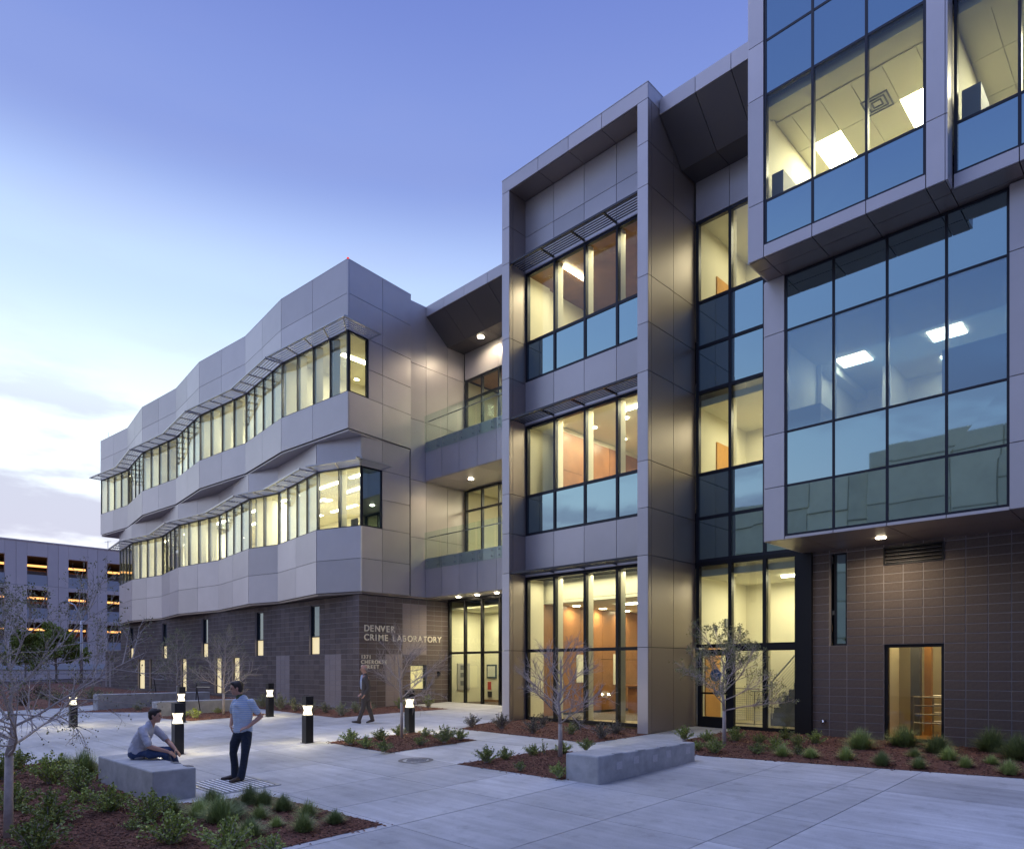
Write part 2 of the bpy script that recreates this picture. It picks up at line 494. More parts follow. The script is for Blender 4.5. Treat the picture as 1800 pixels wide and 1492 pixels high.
# street, far kerb and pavement beyond the planted ground
st = MB()
gsheet(st, -75, -57, -60, 120, -.085, -.02)
tag(st.build('road', 'asphalt'), kind='structure')
sw = MB(); gsheet(sw, -78.9, -75, -60, 120, -.085, .11)
gsheet(sw, -57, -54.5, -60, 120, -.085, .11)
tag(sw.build('pavement', 'concrete'), kind='structure')
# road running behind the photographer, below the opposite building
st = MB(); st.prism([(-54, -24), (60, -24), (60, -12), (-54, -12)], -1.02, -.96)
tag(st.build('road', 'asphalt'), kind='structure')

# ================================================================== the laboratory building
BB = (-22.6, 14.85, 0.05)
B = thing('laboratory_building', BB, 'large laboratory building in metal panels and dark block with lit windows', 'building', world_parts=True)
JN = .016
SH = {}
grng = random.Random(5)
def panels(seg, us, zs, m='panel', d0=.012, d1=.05, skip=(), name='cladding_panel', back=True):
    if back:
        q = MB(); q.wbox(seg, us[0] + .002, us[-1] - .002, -.14, 0, zs[0] + (.07 if zs[0] in (10.4, 4.54, 10.49, 4.58, 4.57, 9.34) else .0), zs[-1] - .004); q.build('wall_backing', 'joint', B)
    for i in range(len(us) - 1):
        for j in range(len(zs) - 1):
            if (i, j) in skip: continue
            q = MB(); q.wbox(seg, us[i] + JN / 2, us[i + 1] - JN / 2, d0, d1, zs[j] + JN / 2, zs[j + 1] - JN / 2)
            q.build(name, m, B)
def soffit(x0, x1, y0, y1, z, xs, ys=(), m='panel', name='soffit_panel', th=.05):
    X = [x0] + [x for x in xs if x0 < x < x1] + [x1]; Y = [y0] + [y for y in ys if y0 < y < y1] + [y1]
    q = MB(); q.box(x0, x1, y0, y1, z + th, z + th + .06); q.build('soffit_backing', 'joint', B)
    for i in range(len(X) - 1):
        for j in range(len(Y) - 1):
            q = MB(); q.box(X[i] + JN / 2, X[i + 1] - JN / 2, Y[j] + JN / 2, Y[j + 1] - JN / 2, z, z + th)
            q.build(name, m, B)
def window(seg, us, zs, kinds, fw=.06, dep=.10, out=.03, m='frame', glassm='glass', parent=None, doors=()):
    """one glazed unit: a frame part whose panes are sub-parts; kinds[row] is c (clear) or s (spandrel)"""
    q = MB()
    n = len(us)
    for i, u in enumerate(us):
        a = u if i == 0 else u - fw / 2; b = u + fw if i == 0 else (u if i == n - 1 else u + fw / 2)
        if i == n - 1: a = u - fw
        q.wbox(seg, a, b, -dep, out, zs[0], zs[-1])
    for j, z in enumerate(zs):
        a = z if j == 0 else z - fw / 2; b = z + fw if j == 0 else z + fw / 2
        if j == len(zs) - 1: a, b = z - fw, z
        q.wbox(seg, us[0] + .004, us[-1] - .004, -dep + .006, out - .006, a, b)
    fr = q.build('window_frame', m, parent or B)
    for i in range(n - 1):
        for j in range(len(zs) - 1):
            p = MB(); p.wbox(seg, us[i] + .01, us[i + 1] - .01, -.022, -.004, zs[j] + .01, zs[j + 1] - .01)
            jt = [grng.uniform(-.0016, .0016) for _ in range(4)]         # no pane sits quite true in its frame
            p.v = [(x + seg.n.x * jt[c], y + seg.n.y * jt[c], z) for (x, y, z), c in zip(p.v, (0, 1, 1, 0, 2, 3, 3, 2))]
            kd = kinds[j]
            o = bpy.data.objects.new('spandrel_pane' if kd == 's' else 'pane', p.mesh('pane', 'spandrel' if kd == 's' else glassm))
            C.objects.link(o); o.parent = fr
            if kd == 's':
                p = MB(); p.wbox(seg, us[i] + .012, us[i + 1] - .012, -.09, -.04, zs[j] + .02, zs[j + 1] - .02)
                o2 = bpy.data.objects.new('pane_backing', p.mesh('pane_backing', 'joint')); C.objects.link(o2); o2.parent = fr
    return fr
def sunshade(seg, u0, u1, z, depth, arms, nb, mt, bt=.035, ext0=0, ext1=0, slope=0.):
    """outrigger frame with its blades as sub-parts; ext widen the outer edge to mitre at folds"""
    o, u, n = seg.o, seg.u, seg.n
    P = lambda a, d, zz: (o.x + u.x * a + n.x * d, o.y + u.y * a + n.y * d, zz + slope * d)
    q = MB()
    def bar(t0, t1, d, w, h):
        f = d / depth
        a = lerp(u0, u0 - ext0, f); b = lerp(u1, u1 + ext1, f)
        q2 = MB(); q2.poly([P(a, d, z), P(b, d, z), P(b, d - w, z), P(a, d - w, z), P(a, d, z + h), P(b, d, z + h), P(b, d - w, z + h), P(a, d - w, z + h)], BOXF)
        return q2
    e = bar(0, 1, depth, .05, .06); q.v += e.v; q.f += e.f
    for t in arms:
        a0 = lerp(u0, u1, t); a1 = lerp(u0 - ext0, u1 + ext1, t); s = .02
        b = len(q.v)
        pts = [P(a1 - s, depth - .05, z), P(a1 + s, depth - .05, z), P(a0 + s, .055, z), P(a0 - s, .055, z)]
        pts2 = [(p[0], p[1], p[2] + .055) for p in pts]
        q.poly(pts + pts2, BOXF)
    fr = q.build('sunshade', mt, B)
    for k in range(nb):
        d = lerp(.16, depth - .10, k / max(nb - 1, 1))
        e = bar(0, 1, d, bt, .022)
        ob = bpy.data.objects.new('louvre_blade', e.mesh('louvre_blade', mt)); C.objects.link(ob); ob.parent = fr; ob.location = (0, 0, .018)
    return fr
def lamp(x, y, z, power, r=.14, down=True, col=(1, .82, .56), vis=.10, spread=150, name='downlight'):
    q = MB(); q.disc(x, y, z, vis, .012); q.build(name, 'lampl', B)
    l = bpy.data.lights.new(name + '_lamp', 'AREA'); l.shape = 'DISK'; l.size = r * 2; l.energy = power; l.color = col; l.spread = R(spread)
    o = bpy.data.objects.new(name + '_lamp', l); C.objects.link(o); o.location = (x, y, z - .03)
    o.parent = B; o.location = (x - BB[0], y - BB[1], z - .03 - BB[2])
def roomlight(x, y, z, sx, sy, power, col=(1, .90, .66), rz=0):
    l = bpy.data.lights.new('room_area_light', 'AREA'); l.shape = 'RECTANGLE'; l.size = sx; l.size_y = sy; l.energy = power; l.color = col
    o = bpy.data.objects.new('room_area_light', l); C.objects.link(o); o.parent = B; o.location = (x - BB[0], y - BB[1], z - BB[2])
def pbox(name, m, *a):
    q = MB(); q.box(*a); return q.build(name, m, B)
def fixture(x0, x1, y0, y1, z, m='lampw'):
    pbox('ceiling_light', m, x0, x1, y0, y1, z - .03, z)

JZ = [.0, 2.23, 4.59, 5.81, 7.02, 9.31, 10.55, 11.77, 14.07, 15.17, 16.27]
# ---------------------------------------------------------------- left wing, upper band
U = [(-51.9, 14.17), (-47.8, 14.56), (-43.4, 14.0), (-39.2, 14.33), (-35.0, 13.9), (-30.8, 14.28), (-26.65, 13.87), (-22.3, 14.2)]
TOP = 16.68
for k in range(len(U) - 1):
    s = Seg(U[k], U[k + 1]); L = s.L
    panels(s, divs(0, L, 2), [10.49, 11.85])
    panels(s, divs(0, L, 2), [14.09, 15.44, TOP])
    window(s, divs(0, L, 4), [11.85, 14.09], 'c', fw=.032, m='frame_grey', glassm='glass_wing')
    e = .75 * math.tan(.06)
    sunshade(s, 0, L, 14.10, .72, [.02, .26, .5, .74, .98], 5, 'shade', ext0=(-.03 if k % 2 else .03), ext1=(.03 if k % 2 else -.03) if k < 6 else .72)
sd = Seg(U[-1], (-22.65, 17.3))
panels(sd, [0, 1.62, sd.L], [10.49, 11.85])
panels(sd, [.93, 1.62, sd.L], [11.85, 12.95, 14.09], back=True)
panels(sd, [0, 1.62, sd.L], [14.09, 15.44, TOP])
window(sd, [0, .93], [11.85, 14.09], 'c', fw=.05)
sunshade(sd, 0, 1.0, 14.10, .72, [.98], 5, 'shade', ext0=.72, ext1=0)
up_in = [(x, y + .15) for x, y in U]; up_in[-1] = (-22.45, 14.4)
poly_up = [(x, y + .02) for x, y in U] + [(-22.67, 17.28), (-22.67, 24), (-51.9, 24)]
q = MB(); q.prism(poly_up, 10.42, 10.485); q.build('soffit_panel', 'panel', B)
q = MB(); q.prism([(x, y + .16) for x, y in U[:-1]] + [(-22.6, 14.4), (-22.85, 17.2), (-22.85, 24), (-51.8, 24)], 16.2, 16.3); q.build('roof', 'joint', B)
q = MB()
for k in range(len(U) - 1):
    q.wbox(Seg(U[k], U[k + 1]), 0, Seg(U[k], U[k + 1]).L, -.32, .052, TOP - .002, TOP + .022)
q.wbox(sd, 0, sd.L, -.32, .052, TOP - .001, TOP + .023)
q.build('parapet_coping', 'panel', B)
pbox('end_wall', 'panel', -51.95, -51.8, 14.2, 24, 10.4, TOP)
def corner(seg1, seg2, z0, z1, d=.05, m='panel'):
    p = seg2.o; a = p + seg1.n * d; c = p + seg2.n * d; b_ = p + seg1.n * d + seg2.n * d
    q = MB(); q.prism([(v.x, v.y) for v in (p, a, b_, c)], z0, z1); q.build('corner_trim', m, B)
lastU = Seg(U[-2], U[-1])
for a_, b_ in ((10.49, 11.84), (14.1, TOP - .01)): corner(lastU, sd, a_ + .008, b_ - .008)
# rooms behind the upper band
q = MB(); q.prism([(x, y + .16) for x, y in U[:-1]] + [(-22.5, 14.36), (-22.85, 17.2), (-22.85, 19.5), (-51.7, 19.5)], 14.25, 14.33); q.build('ceiling', 'ceiling', B)
q = MB(); q.prism([(x, y + .16) for x, y in U[:-1]] + [(-22.5, 14.36), (-22.85, 17.2), (-22.85, 19.5), (-51.7, 19.5)], 11.2, 11.28); q.build('interior_floor', 'floorin', B)
pbox('interior_wall', 'cream', -51.7, -22.9, 18.0, 18.12, 11.28, 14.25)
for k, (x, y) in enumerate(U[1:-1]):
    pbox('interior_partition', 'cream', x - .06, x + .06, y + .14, 18.0, 11.28, 14.25)
for k in range(len(U) - 1):
    cx = (U[k][0] + U[k + 1][0]) / 2; s = Seg(U[k], U[k + 1])
    fixture(cx - .12, cx + .12, 15.3, 17.3, 14.25)
    roomlight(cx, 16.2, 14.15, 1.6, 1.6, (62, 85, 48, 92, 70, 58, 84)[k], col=(1, .94, .76))
    q = MB()
    for i in (1, 2, 3):                                 # pale fins behind each mullion
        q.wbox(s, s.L * i / 4 - .03, s.L * i / 4 + .03, -.42, -.12, 11.3, 14.2)
    q.build('interior_column', 'cream', B)
# ---------------------------------------------------------------- left wing, lower band
Lw = [(-50.2, 14.8), (-46.3, 14.35), (-42.8, 14.85), (-38.8, 14.3), (-34.9, 14.8), (-30.5, 14.3), (-28.6, 14.72), (-24.5, 14.22), (-22.5, 14.9)]
NP = [4, 4, 4, 4, 4, 2, 4, 2]
for k in range(len(Lw) - 1):
    s = Seg(Lw[k], Lw[k + 1]); L = s.L; n2 = 1 if NP[k] == 2 else 2
    panels(s, divs(0, L, n2), [4.58, 5.83, 7.05])
    panels(s, divs(0, L, n2), [9.3, 10.42])
    window(s, divs(0, L, NP[k]), [7.05, 9.3], 'c', fw=.032, m='frame_grey', glassm='glass_wing')
    sg = -1 if k % 2 else 1
    sunshade(s, 0, L, 9.31, .72, [.02, .5, .98] if n2 == 1 else [.02, .26, .5, .74, .98], 5, 'shade', ext0=.04 * sg if k else 0, ext1=-.04 * sg if k < 7 else .6)
s2 = Seg(Lw[-1], (-22.53, 17.15))
panels(s2, [0, .92, s2.L], [4.58, 5.83, 7.05])
panels(s2, [.92, s2.L], [7.05, 8.18, 9.3])
panels(s2, [0, .92, s2.L], [9.3, 10.42])
window(s2, [0, .92], [7.05, 9.3], 's', fw=.05)
sunshade(s2, 0, .92, 9.31, .72, [.98], 5, 'shade', ext0=.72)
for a_, b_ in ((4.58, 7.04), (9.31, 10.42)): corner(Seg(Lw[-2], Lw[-1]), s2, a_ + .008, b_ - .008)
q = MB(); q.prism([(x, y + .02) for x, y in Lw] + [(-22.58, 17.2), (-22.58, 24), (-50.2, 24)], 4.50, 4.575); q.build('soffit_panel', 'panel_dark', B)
inner = [(x, y + .16) for x, y in Lw[:-1]] + [(-22.7, 15.1), (-22.8, 17.1), (-22.8, 21), (-50, 21)]
q = MB(); q.prism(inner, 9.42, 9.5); q.build('ceiling', 'ceiling', B)
q = MB(); q.prism(inner, 6.2, 6.28); q.build('interior_floor', 'floorin', B)
pbox('interior_wall', 'cream', -50, -22.8, 20.0, 20.12, 6.28, 9.42)
pbox('interior_wall', 'cream', -22.82, -22.72, 15.2, 20, 4.6, 10.4)
pbox('end_wall', 'panel', -50.25, -50.1, 14.9, 24, 4.5, 10.42)
for k in range(len(Lw) - 1):
    a, b = Lw[k], Lw[k + 1]; cx = (a[0] + b[0]) / 2; s = Seg(a, b)
    for yy in (15.7, 17.1, 18.5):
        fixture(cx - 1.1, min(cx + 1.1, -22.95), yy, yy + .16, 9.42)
    roomlight(min(cx, -24.2), 17.0, 9.3, 2.2, 2.6, (60, 80, 75, 105, 90, 110, 105, 120)[k], col=(1, .96, .82))
    q = MB(); n = NP[k]
    for i in range(1, n):
        q.wbox(s, s.L * i / n - .03, s.L * i / n + .03, -.42, -.12, 6.3, 9.4)
    q.build('interior_column', 'cream', B)
for x in (-30.5, -38.8, -46.3):
    pbox('interior_partition', 'cream', x - .06, x + .06, 14.6, 17.5, 6.28, 9.4)
# ---------------------------------------------------------------- block base of the left wing
BW, BHt = .4064, .2032
def block_wall(seg, u0, ncol, z0, ncrs, hide, pale, indiv, name='block_wall', upper=None):
    """mortar backing with every block; hide / pale are tests on (col,row)"""
    q = MB(); hid = set((i, j) for i in range(ncol) for j in range(ncrs) if hide(i, j))
    # backing in column strips so that openings stay open
    for i in range(ncol):
        j = 0
        while j < ncrs:
            if (i, j) in hid: j += 1; continue
            j1 = j
            while j1 < ncrs and (i, j1) not in hid: j1 += 1
            q.wbox(seg, u0 + i * BW, u0 + (i + 1) * BW, -.19, -.0045, z0 + j * BHt, z0 + j1 * BHt); j = j1
    w = q.build(name, 'mortar', B)
    shared = {}
    rest = {}
    ang = math.atan2(seg.u.y, seg.u.x)
    hw, hh, g2 = BW / 2, BHt / 2, .0075
    def prot(mt):
        b = .004
        p = MB(); x, z = hw - g2, hh - g2
        p.poly([(-x, 0, -z), (x, 0, -z), (x, 0, z), (-x, 0, z), (-x + b, -.012, -z + b), (x - b, -.012, -z + b), (x - b, -.012, z - b), (-x + b, -.012, z - b)],
               [(4, 5, 6, 7), (0, 1, 5, 4), (1, 2, 6, 5), (2, 3, 7, 6), (3, 0, 4, 7), (0, 3, 2, 1)])
        return p
    for i in range(ncol):
        for j in range(ncrs):
            if (i, j) in hid: continue
            mt = 'block_pale' if pale(i, j) else 'block'
            cu = u0 + (i + .5) * BW; cz = z0 + (j + .5) * BHt
            px, py = seg.o.x + seg.u.x * cu - seg.n.x * .008, seg.o.y + seg.u.y * cu - seg.n.y * .008
            if indiv(i, j):
                if mt not in shared: shared[mt] = prot(mt).mesh('concrete_block', mt)
                o = bpy.data.objects.new('concrete_block', shared[mt]); C.objects.link(o); o.parent = w
                o.location = (px, py, cz); o.rotation_euler = (0, 0, ang)
            else:
                r = rest.setdefault(mt, MB()); p = prot(mt); ca, sa = math.cos(ang), math.sin(ang)
                r.poly([(px + x * ca - y * sa, py + x * sa + y * ca, cz + z) for x, y, z in p.v], p.f)
    for mt, r in rest.items():
        o = bpy.data.objects.new('pale_blocks' if mt == 'block_pale' else 'dark_blocks', r.mesh('blocks', mt)); C.objects.link(o); o.parent = w; o['kind'] = 'stuff'
    return w
FY = 14.85
SX = -22.6 - 67 * BW                                   # grid starts so that a joint falls on the corner
fs = Seg((SX - 9 * BW, FY), (-22.6, FY))
NC = 76
zb = 0.0
def colx(x): return int(round((x - fs.o.x) / BW))
slots = [(-26.07, -25.25), (-31.2, -30.4), (-37.3, -36.5), (-42.9, -42.1), (-48.6, -47.8)]
low = [(-33.4, -32.6), (-35.5, -34.7), (-40.2, -39.4), (-46.8, -45.6), (-44.8, -44.4)]
pl = [(-24.93, -23.76), (-29.0, -27.8), (-52.6, -52.2), (-53.6, -53.2)]
S1 = [(colx(a), colx(b)) for a, b in slots]; S2 = [(colx(a), colx(b)) for a, b in low]; S3 = [(colx(a), colx(b)) for a, b in pl]
def hide(i, j):
    if j >= 14 and i < colx(-50.2): return True
    return any(a <= i < b and 11 <= j < 21 for a, b in S1) or any(a <= i < b and 2 <= j < 11 for a, b in S2)
block_wall(fs, 0, NC, zb, 22, hide, lambda i, j: any(a <= i < b and j < 11 for a, b in S3), lambda i, j: False)
pbox('wall_cap', 'mortar', -54.0, -50.3, 14.86, 15.1, 14 * BHt, 14 * BHt + .05)
for n_, (SS, z0, z1) in enumerate(((S1, 11 * BHt, 21 * BHt), (S2, 2 * BHt, 11 * BHt))):
    for a, b in SS:
        xa, xb = fs.o.x + a * BW, fs.o.x + b * BW
        q = MB(); q.box(xa + .001, xb - .001, 15.045, 15.07, z0, z1); q.build('slot_recess', 'block', B)
        w = xb - xa - .07
        q = MB(); sg = Seg((xa, 15.0), (xb - .01, 15.0))
        q.wbox(sg, 0, .04, -.02, .06, z0, z1); q.wbox(sg, w + .02, w + .06, -.02, .06, z0, z1); q.wbox(sg, .04, w + .02, -.02, .06, z1 - .05, z1); q.wbox(sg, .04, w + .02, -.02, .06, z0, z0 + .04)
        if n_ == 0: q.wbox(sg, .04, w + .02, -.02, .06, z0 + .72, z0 + .77)
        fr = q.build('slot_window', 'frame', B)
        rows = [(z0 + .04, z0 + .72, 'slit'), (z0 + .77, z1 - .05, 'slot_glass')] if n_ == 0 else [(z0 + .04, z1 - .05, 'slit')]
        for r0, r1, mt in rows:
            q = MB(); q.wbox(sg, .04, w + .02, 0, .015, r0, r1)
            o = bpy.data.objects.new('pane', q.mesh('pane', mt)); C.objects.link(o); o.parent = fr
# side of the base beside the entrance
ss = Seg((-22.6, FY), (-22.6, FY + 11 * BW))
def hide_s(i, j): return 6 <= i < 8 and 4 <= j < 9
def pale_s(i, j): return (5 <= i < 8 and 11 <= j < 21) or (3 <= i < 5 and j < 11)
block_wall(ss, 0, 11, zb, 22, hide_s, pale_s, lambda i, j: i >= 6)
pbox('window_glow_sheet', 'slit', -22.82, -22.8, FY + 6 * BW, FY + 8 * BW, 4 * BHt, 9 * BHt)  # glowing sheet added behind the glass in place of a lit room
window(Seg((-22.7, FY + 6 * BW), (-22.7, FY + 8 * BW)), [0, 2 * BW], [4 * BHt, 9 * BHt], 'c', fw=.04)
# small call box by the door
pbox('call_box', 'black', -22.59, -22.53, 18.66, 18.78, 1.38, 1.55)
# ---------------------------------------------------------------- return wall and balconies
rw = Seg((-22.68, 17.3), (-22.68, 20.2))
panels(rw, [0, .8, 1.95, 2.9], [4.58, 6.98, 9.29, 11.74, 14.0, 16.5], m='panel')
BX = divs(-22.6, -15.36, 7)
for zf, zt in ((9.34, 10.94), (4.57, 6.18)):
    s = Seg((-22.62, 18.1), (-15.35, 18.1))
    panels(s, divs(0, s.L, 7), [zf, zt], d1=.045)
    soffit(-22.62, -15.35, 18.11, 20.2, zf, BX[1:-1:2], m='panel')
    pbox('balcony_floor', 'concrete', -22.62, -15.35, 18.11, 20.2, zt - .16, zt - .02)
    # glass railing: its own frame of clamps with each pane and disc
    q = MB(); q.tube([(-22.5, 18.17, zt + .86), (-15.4, 18.17, zt + .86)], .02, 8)
    for x in divs(-22.5, -15.4, 14): q.box(x - .012, x + .012, 18.10, 18.17, zt + .82, zt + .86)
    rl = q.build('balcony_railing', 'steel', B)
    for i in range(7):
        a, b = BX[i] + .02, BX[i + 1] - .02
        p = MB(); p.box(a, b, 17.985, 18.0, zt - .46, zt + 1.04)
        o = bpy.data.objects.new('railing_pane', p.mesh('railing_pane', 'glass_rail')); C.objects.link(o); o.parent = rl
        for xx in (a + .17, b - .17):
            for zz in (zt - .34, zt - .12):
                if 'gc' not in SH:
                    p = MB(); p.prism([(.03 * math.cos(t * math.pi / 4), .03 * math.sin(t * math.pi / 4)) for t in range(8)], 0, .05)
                    p.v = [(x_, z_, y_) for x_, y_, z_ in p.v]; SH['gc'] = p.mesh('glass_clamp', 'steel')
                o = bpy.data.objects.new('glass_clamp', SH['gc']); C.objects.link(o); o.parent = rl; o.location = (xx, 17.955, zz)
bs = Seg((-22.55, 20.2), (-15.36, 20.2))
window(bs, divs(0, bs.L, 7), [10.92, 13.2, 14.05], 'cc', fw=.07)
window(bs, divs(0, bs.L, 7), [6.16, 8.43, 9.30], 'cc', fw=.07)
panels(bs, [0, 2.05, 4.1, 6.15, bs.L], [14.05, 15.2])
q = MB(); q.box(-22.5, -15.4, 20.35, 24.4, 14.1, 14.2); q.build('ceiling', 'wood', B)
pbox('ceiling', 'ceiling', -22.5, -15.4, 20.35, 24.4, 9.32, 9.4)
pbox('interior_floor', 'floorin', -22.5, -15.4, 20.32, 24.4, 10.8, 10.9)
pbox('interior_floor', 'floorin', -22.5, -15.4, 20.32, 24.4, 6.05, 6.15)
pbox('interior_wall', 'cream', -22.7, -15.4, 24.4, 24.5, 4.7, 14.1)
pbox('interior_wall', 'cream', -22.8, -22.66, 20.3, 24.4, 4.7, 14.1)
roomlight(-19, 22.2, 14.0, 3, 1.5, 60); roomlight(-19, 22.2, 9.25, 3, 1.5, 90)
fixture(-19.6, -18.4, 21.4, 21.6, 14.09); fixture(-19.6, -18.4, 21.4, 21.6, 9.31)
# eave over the left bay and over the stair bay
def eave(x0, x1, yf, yl, yw, js):
    X = [x0] + js + [x1]
    for i in range(len(X) - 1):
        a, b = X[i] + JN / 2, X[i + 1] - JN / 2
        q = MB(); q.box(a, b, yf, yf + .04, 16.1, 16.5); q.build('eave_fascia', 'panel', B)
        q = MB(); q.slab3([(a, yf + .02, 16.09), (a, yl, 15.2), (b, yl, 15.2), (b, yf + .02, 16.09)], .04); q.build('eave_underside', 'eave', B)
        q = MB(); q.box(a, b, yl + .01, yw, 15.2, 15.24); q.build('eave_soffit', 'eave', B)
    q = MB(); q.poly([(x0, yf + .05, 16.48), (x1, yf + .05, 16.48), (x1, yf + .05, 16.16), (x0, yf + .05, 16.16), (x0, yl + .02, 15.28), (x1, yl + .02, 15.28), (x1, yw, 15.28), (x0, yw, 15.28), (x0, yw + 6, 16.48), (x1, yw + 6, 16.48), (x0, yw + 6, 15.28), (x1, yw + 6, 15.28)],
       [(0, 3, 2, 1), (3, 4, 5, 2), (4, 7, 6, 5), (0, 1, 9, 8)]); q.build('roof', 'joint', B)
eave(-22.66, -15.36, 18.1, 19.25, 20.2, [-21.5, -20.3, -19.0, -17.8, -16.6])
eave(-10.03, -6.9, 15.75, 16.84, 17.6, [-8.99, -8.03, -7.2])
lamp(-20.9, 19.55, 15.19, 22, vis=.13); lamp(-17.6, 19.55, 15.19, 16)
lamp(-21.0, 19.1, 9.33, 14, col=(1, .72, .42)); lamp(-17.4, 19.1, 9.33, 10, col=(1, .72, .42))
for x in (-21.3, -20.2, -19.1, -17.6): lamp(x, 18.7, 4.56, 16, vis=.09)
# ---------------------------------------------------------------- entrance
en = Seg((-22.5, 19.2), (-15.36, 19.2))
window(en, divs(0, en.L, 7), [.10, 2.32, 4.55], 'cc', fw=.09, m='black')
pbox('interior_floor', 'floorin', -22.6, -10.1, 19.3, 29, -.05, .10)
pbox('interior_wall', 'cream', -22.9, -18.2, 21.3, 21.42, .1, 4.6)
pbox('interior_wall', 'cream', -22.78, -22.66, 19.3, 21.3, .1, 4.6)
pbox('skirting', 'wood', -22.6, -18.2, 21.27, 21.295, .1, .32)
pbox('ceiling', 'ceiling', -22.6, -10.1, 19.3, 29, 4.12, 4.2)
roomlight(-20.6, 20.3, 4.05, 2.5, .8, 70, col=(1, .92, .64))
# ---------------------------------------------------------------- glazed tower between two piers
tw = Seg((-15.02, 16.0), (-10.37, 16.0))
tu = [0, 1.18, 2.34, 3.48, 4.65]
window(tw, tu, [.09, 2.23, 4.52], 'cc', fw=.09, m='black')
window(tw, tu, [5.81, 7.04, 9.23], 'sc', fw=.08)
window(tw, tu, [10.6, 11.82, 13.99], 'sc', fw=.08)
panels(tw, tu, [4.52, 5.81]); panels(tw, tu, [9.23, 10.6]); panels(tw, tu, [13.99, 15.12, 16.25])
for z in (4.56, 9.27, 14.02):
    sunshade(tw, -.0, 4.66, z, .72, [.253, .503, .748], 6, 'shade_dark', bt=.03)
for (x0, x1) in ((-15.34, -15.02), (-10.37, -10.04)):
    s = Seg((x0, 15.24), (x1, 15.24))
    q = MB(); q.box(x0 + .05, x1 - .05, 15.28, 16.1 if x1 < -12 else 17.62, 0, 16.6); q.build('pier_core', 'joint', B)
    panels(s, [0, s.L], JZ, m='panel', back=False, d0=-.04, d1=0)
    r = Seg((x1 - .05, 15.24), (x1 - .05, 17.6))
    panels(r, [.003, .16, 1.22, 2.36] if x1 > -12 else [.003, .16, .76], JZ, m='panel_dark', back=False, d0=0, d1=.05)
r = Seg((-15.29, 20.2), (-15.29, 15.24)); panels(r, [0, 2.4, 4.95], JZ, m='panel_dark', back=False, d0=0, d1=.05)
s = Seg((-15.34, 15.24), (-10.04, 15.24))
panels(s, [0, 1.5, 2.65, 3.82, 5.3], [16.27, TOP], back=False, d0=-.04, d1=0)
r = Seg((-10.09, 15.24), (-10.09, 17.6)); panels(r, [.003, 1.22, 2.36], [16.27, TOP], back=False, d0=0, d1=.05)
pbox('roof', 'joint', -15.3, -10.09, 15.29, 26, 16.33, 16.6)
pbox('parapet_coping', 'panel', -15.345, -10.035, 15.235, 15.6, TOP - .001, TOP + .02)
pbox('parapet_coping', 'panel', -10.36, -10.036, 15.61, 20, TOP - .001, TOP + .02)
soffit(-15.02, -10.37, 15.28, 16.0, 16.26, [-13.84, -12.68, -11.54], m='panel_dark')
# rooms of the tower
for z0, z1, zc, cm in ((4.2, 6.15, 9.28, 'ceiling'), (9.4, 10.95, 14.05, 'wood')):
    pbox('floor_slab', 'joint', -15.2, -10.1, 16.15, 27, z0 + .3, z1 - .1)
    pbox('interior_floor', 'floorin', -15.2, -10.1, 16.15, 27, z1 - .09, z1)
    pbox('ceiling', cm, -15.2, -10.1, 16.15, 24, zc, zc + .08)
pbox('interior_wall', 'cream', -15.3, -15.1, 16.15, 17.2, 6.2, 16.2)
pbox('interior_wall', 'cream', -10.3, -10.16, 16.15, 27, .1, 16.2)
pbox('interior_wall', 'cream', -15.3, -15.18, 17.2, 27, 6.2, 16.2)
for i in range(5):                                       # veneered wall of the middle storey, in tall sheets
    pbox('wood_panel', 'wood', -14.25, -14.2, 16.75 + i * 1.25, 16.75 + (i + 1) * 1.25 - .012, 6.2, 7.9)
    pbox('wood_panel', 'wood', -14.25, -14.2, 16.75 + i * 1.25, 16.75 + (i + 1) * 1.25 - .012, 7.912, 9.1)
pbox('interior_wall', 'cream', -14.4, -14.26, 16.6, 23, 6.2, 9.26)
pbox('interior_wall', 'cream', -15, -10.2, 23.2, 23.3, 6.2, 9.26)
pbox('interior_wall', 'wood', -14.2, -14.1, 19.5, 24, 10.95, 14.0)
pbox('interior_wall', 'cream', -15, -10.2, 24, 24.1, 10.95, 14.0)
for q_ in tu[1:4]:
    for za, zb_ in ((.1, 4.45), (7.05, 9.2), (11.83, 14.0)): pbox('interior_fin', 'cream', -15.02 + q_ - .02, -15.02 + q_ + .02, 16.12, 16.36, za, zb_)
for y in (17.6, 19.2): 
    for x in (-13.6, -12.4, -11.2): lamp(x, y, 9.27, 12, vis=.09)
pbox('ceiling_light', 'lampw', -12.1, -10.7, 16.95, 17.05, 9.22, 9.27)
pbox('ceiling_light', 'lampw', -13.95, -13.82, 16.5, 17.7, 13.98, 14.04)
roomlight(-12.6, 18.2, 9.2, 3, 2, 50); roomlight(-12.6, 18.0, 13.9, 3, 2, 50); roomlight(-12.6, 16.6, 9.2, 4, .5, 45); roomlight(-12.6, 16.6, 13.9, 4, .5, 45)  # thin strips near the glass are added fill for the dark wall
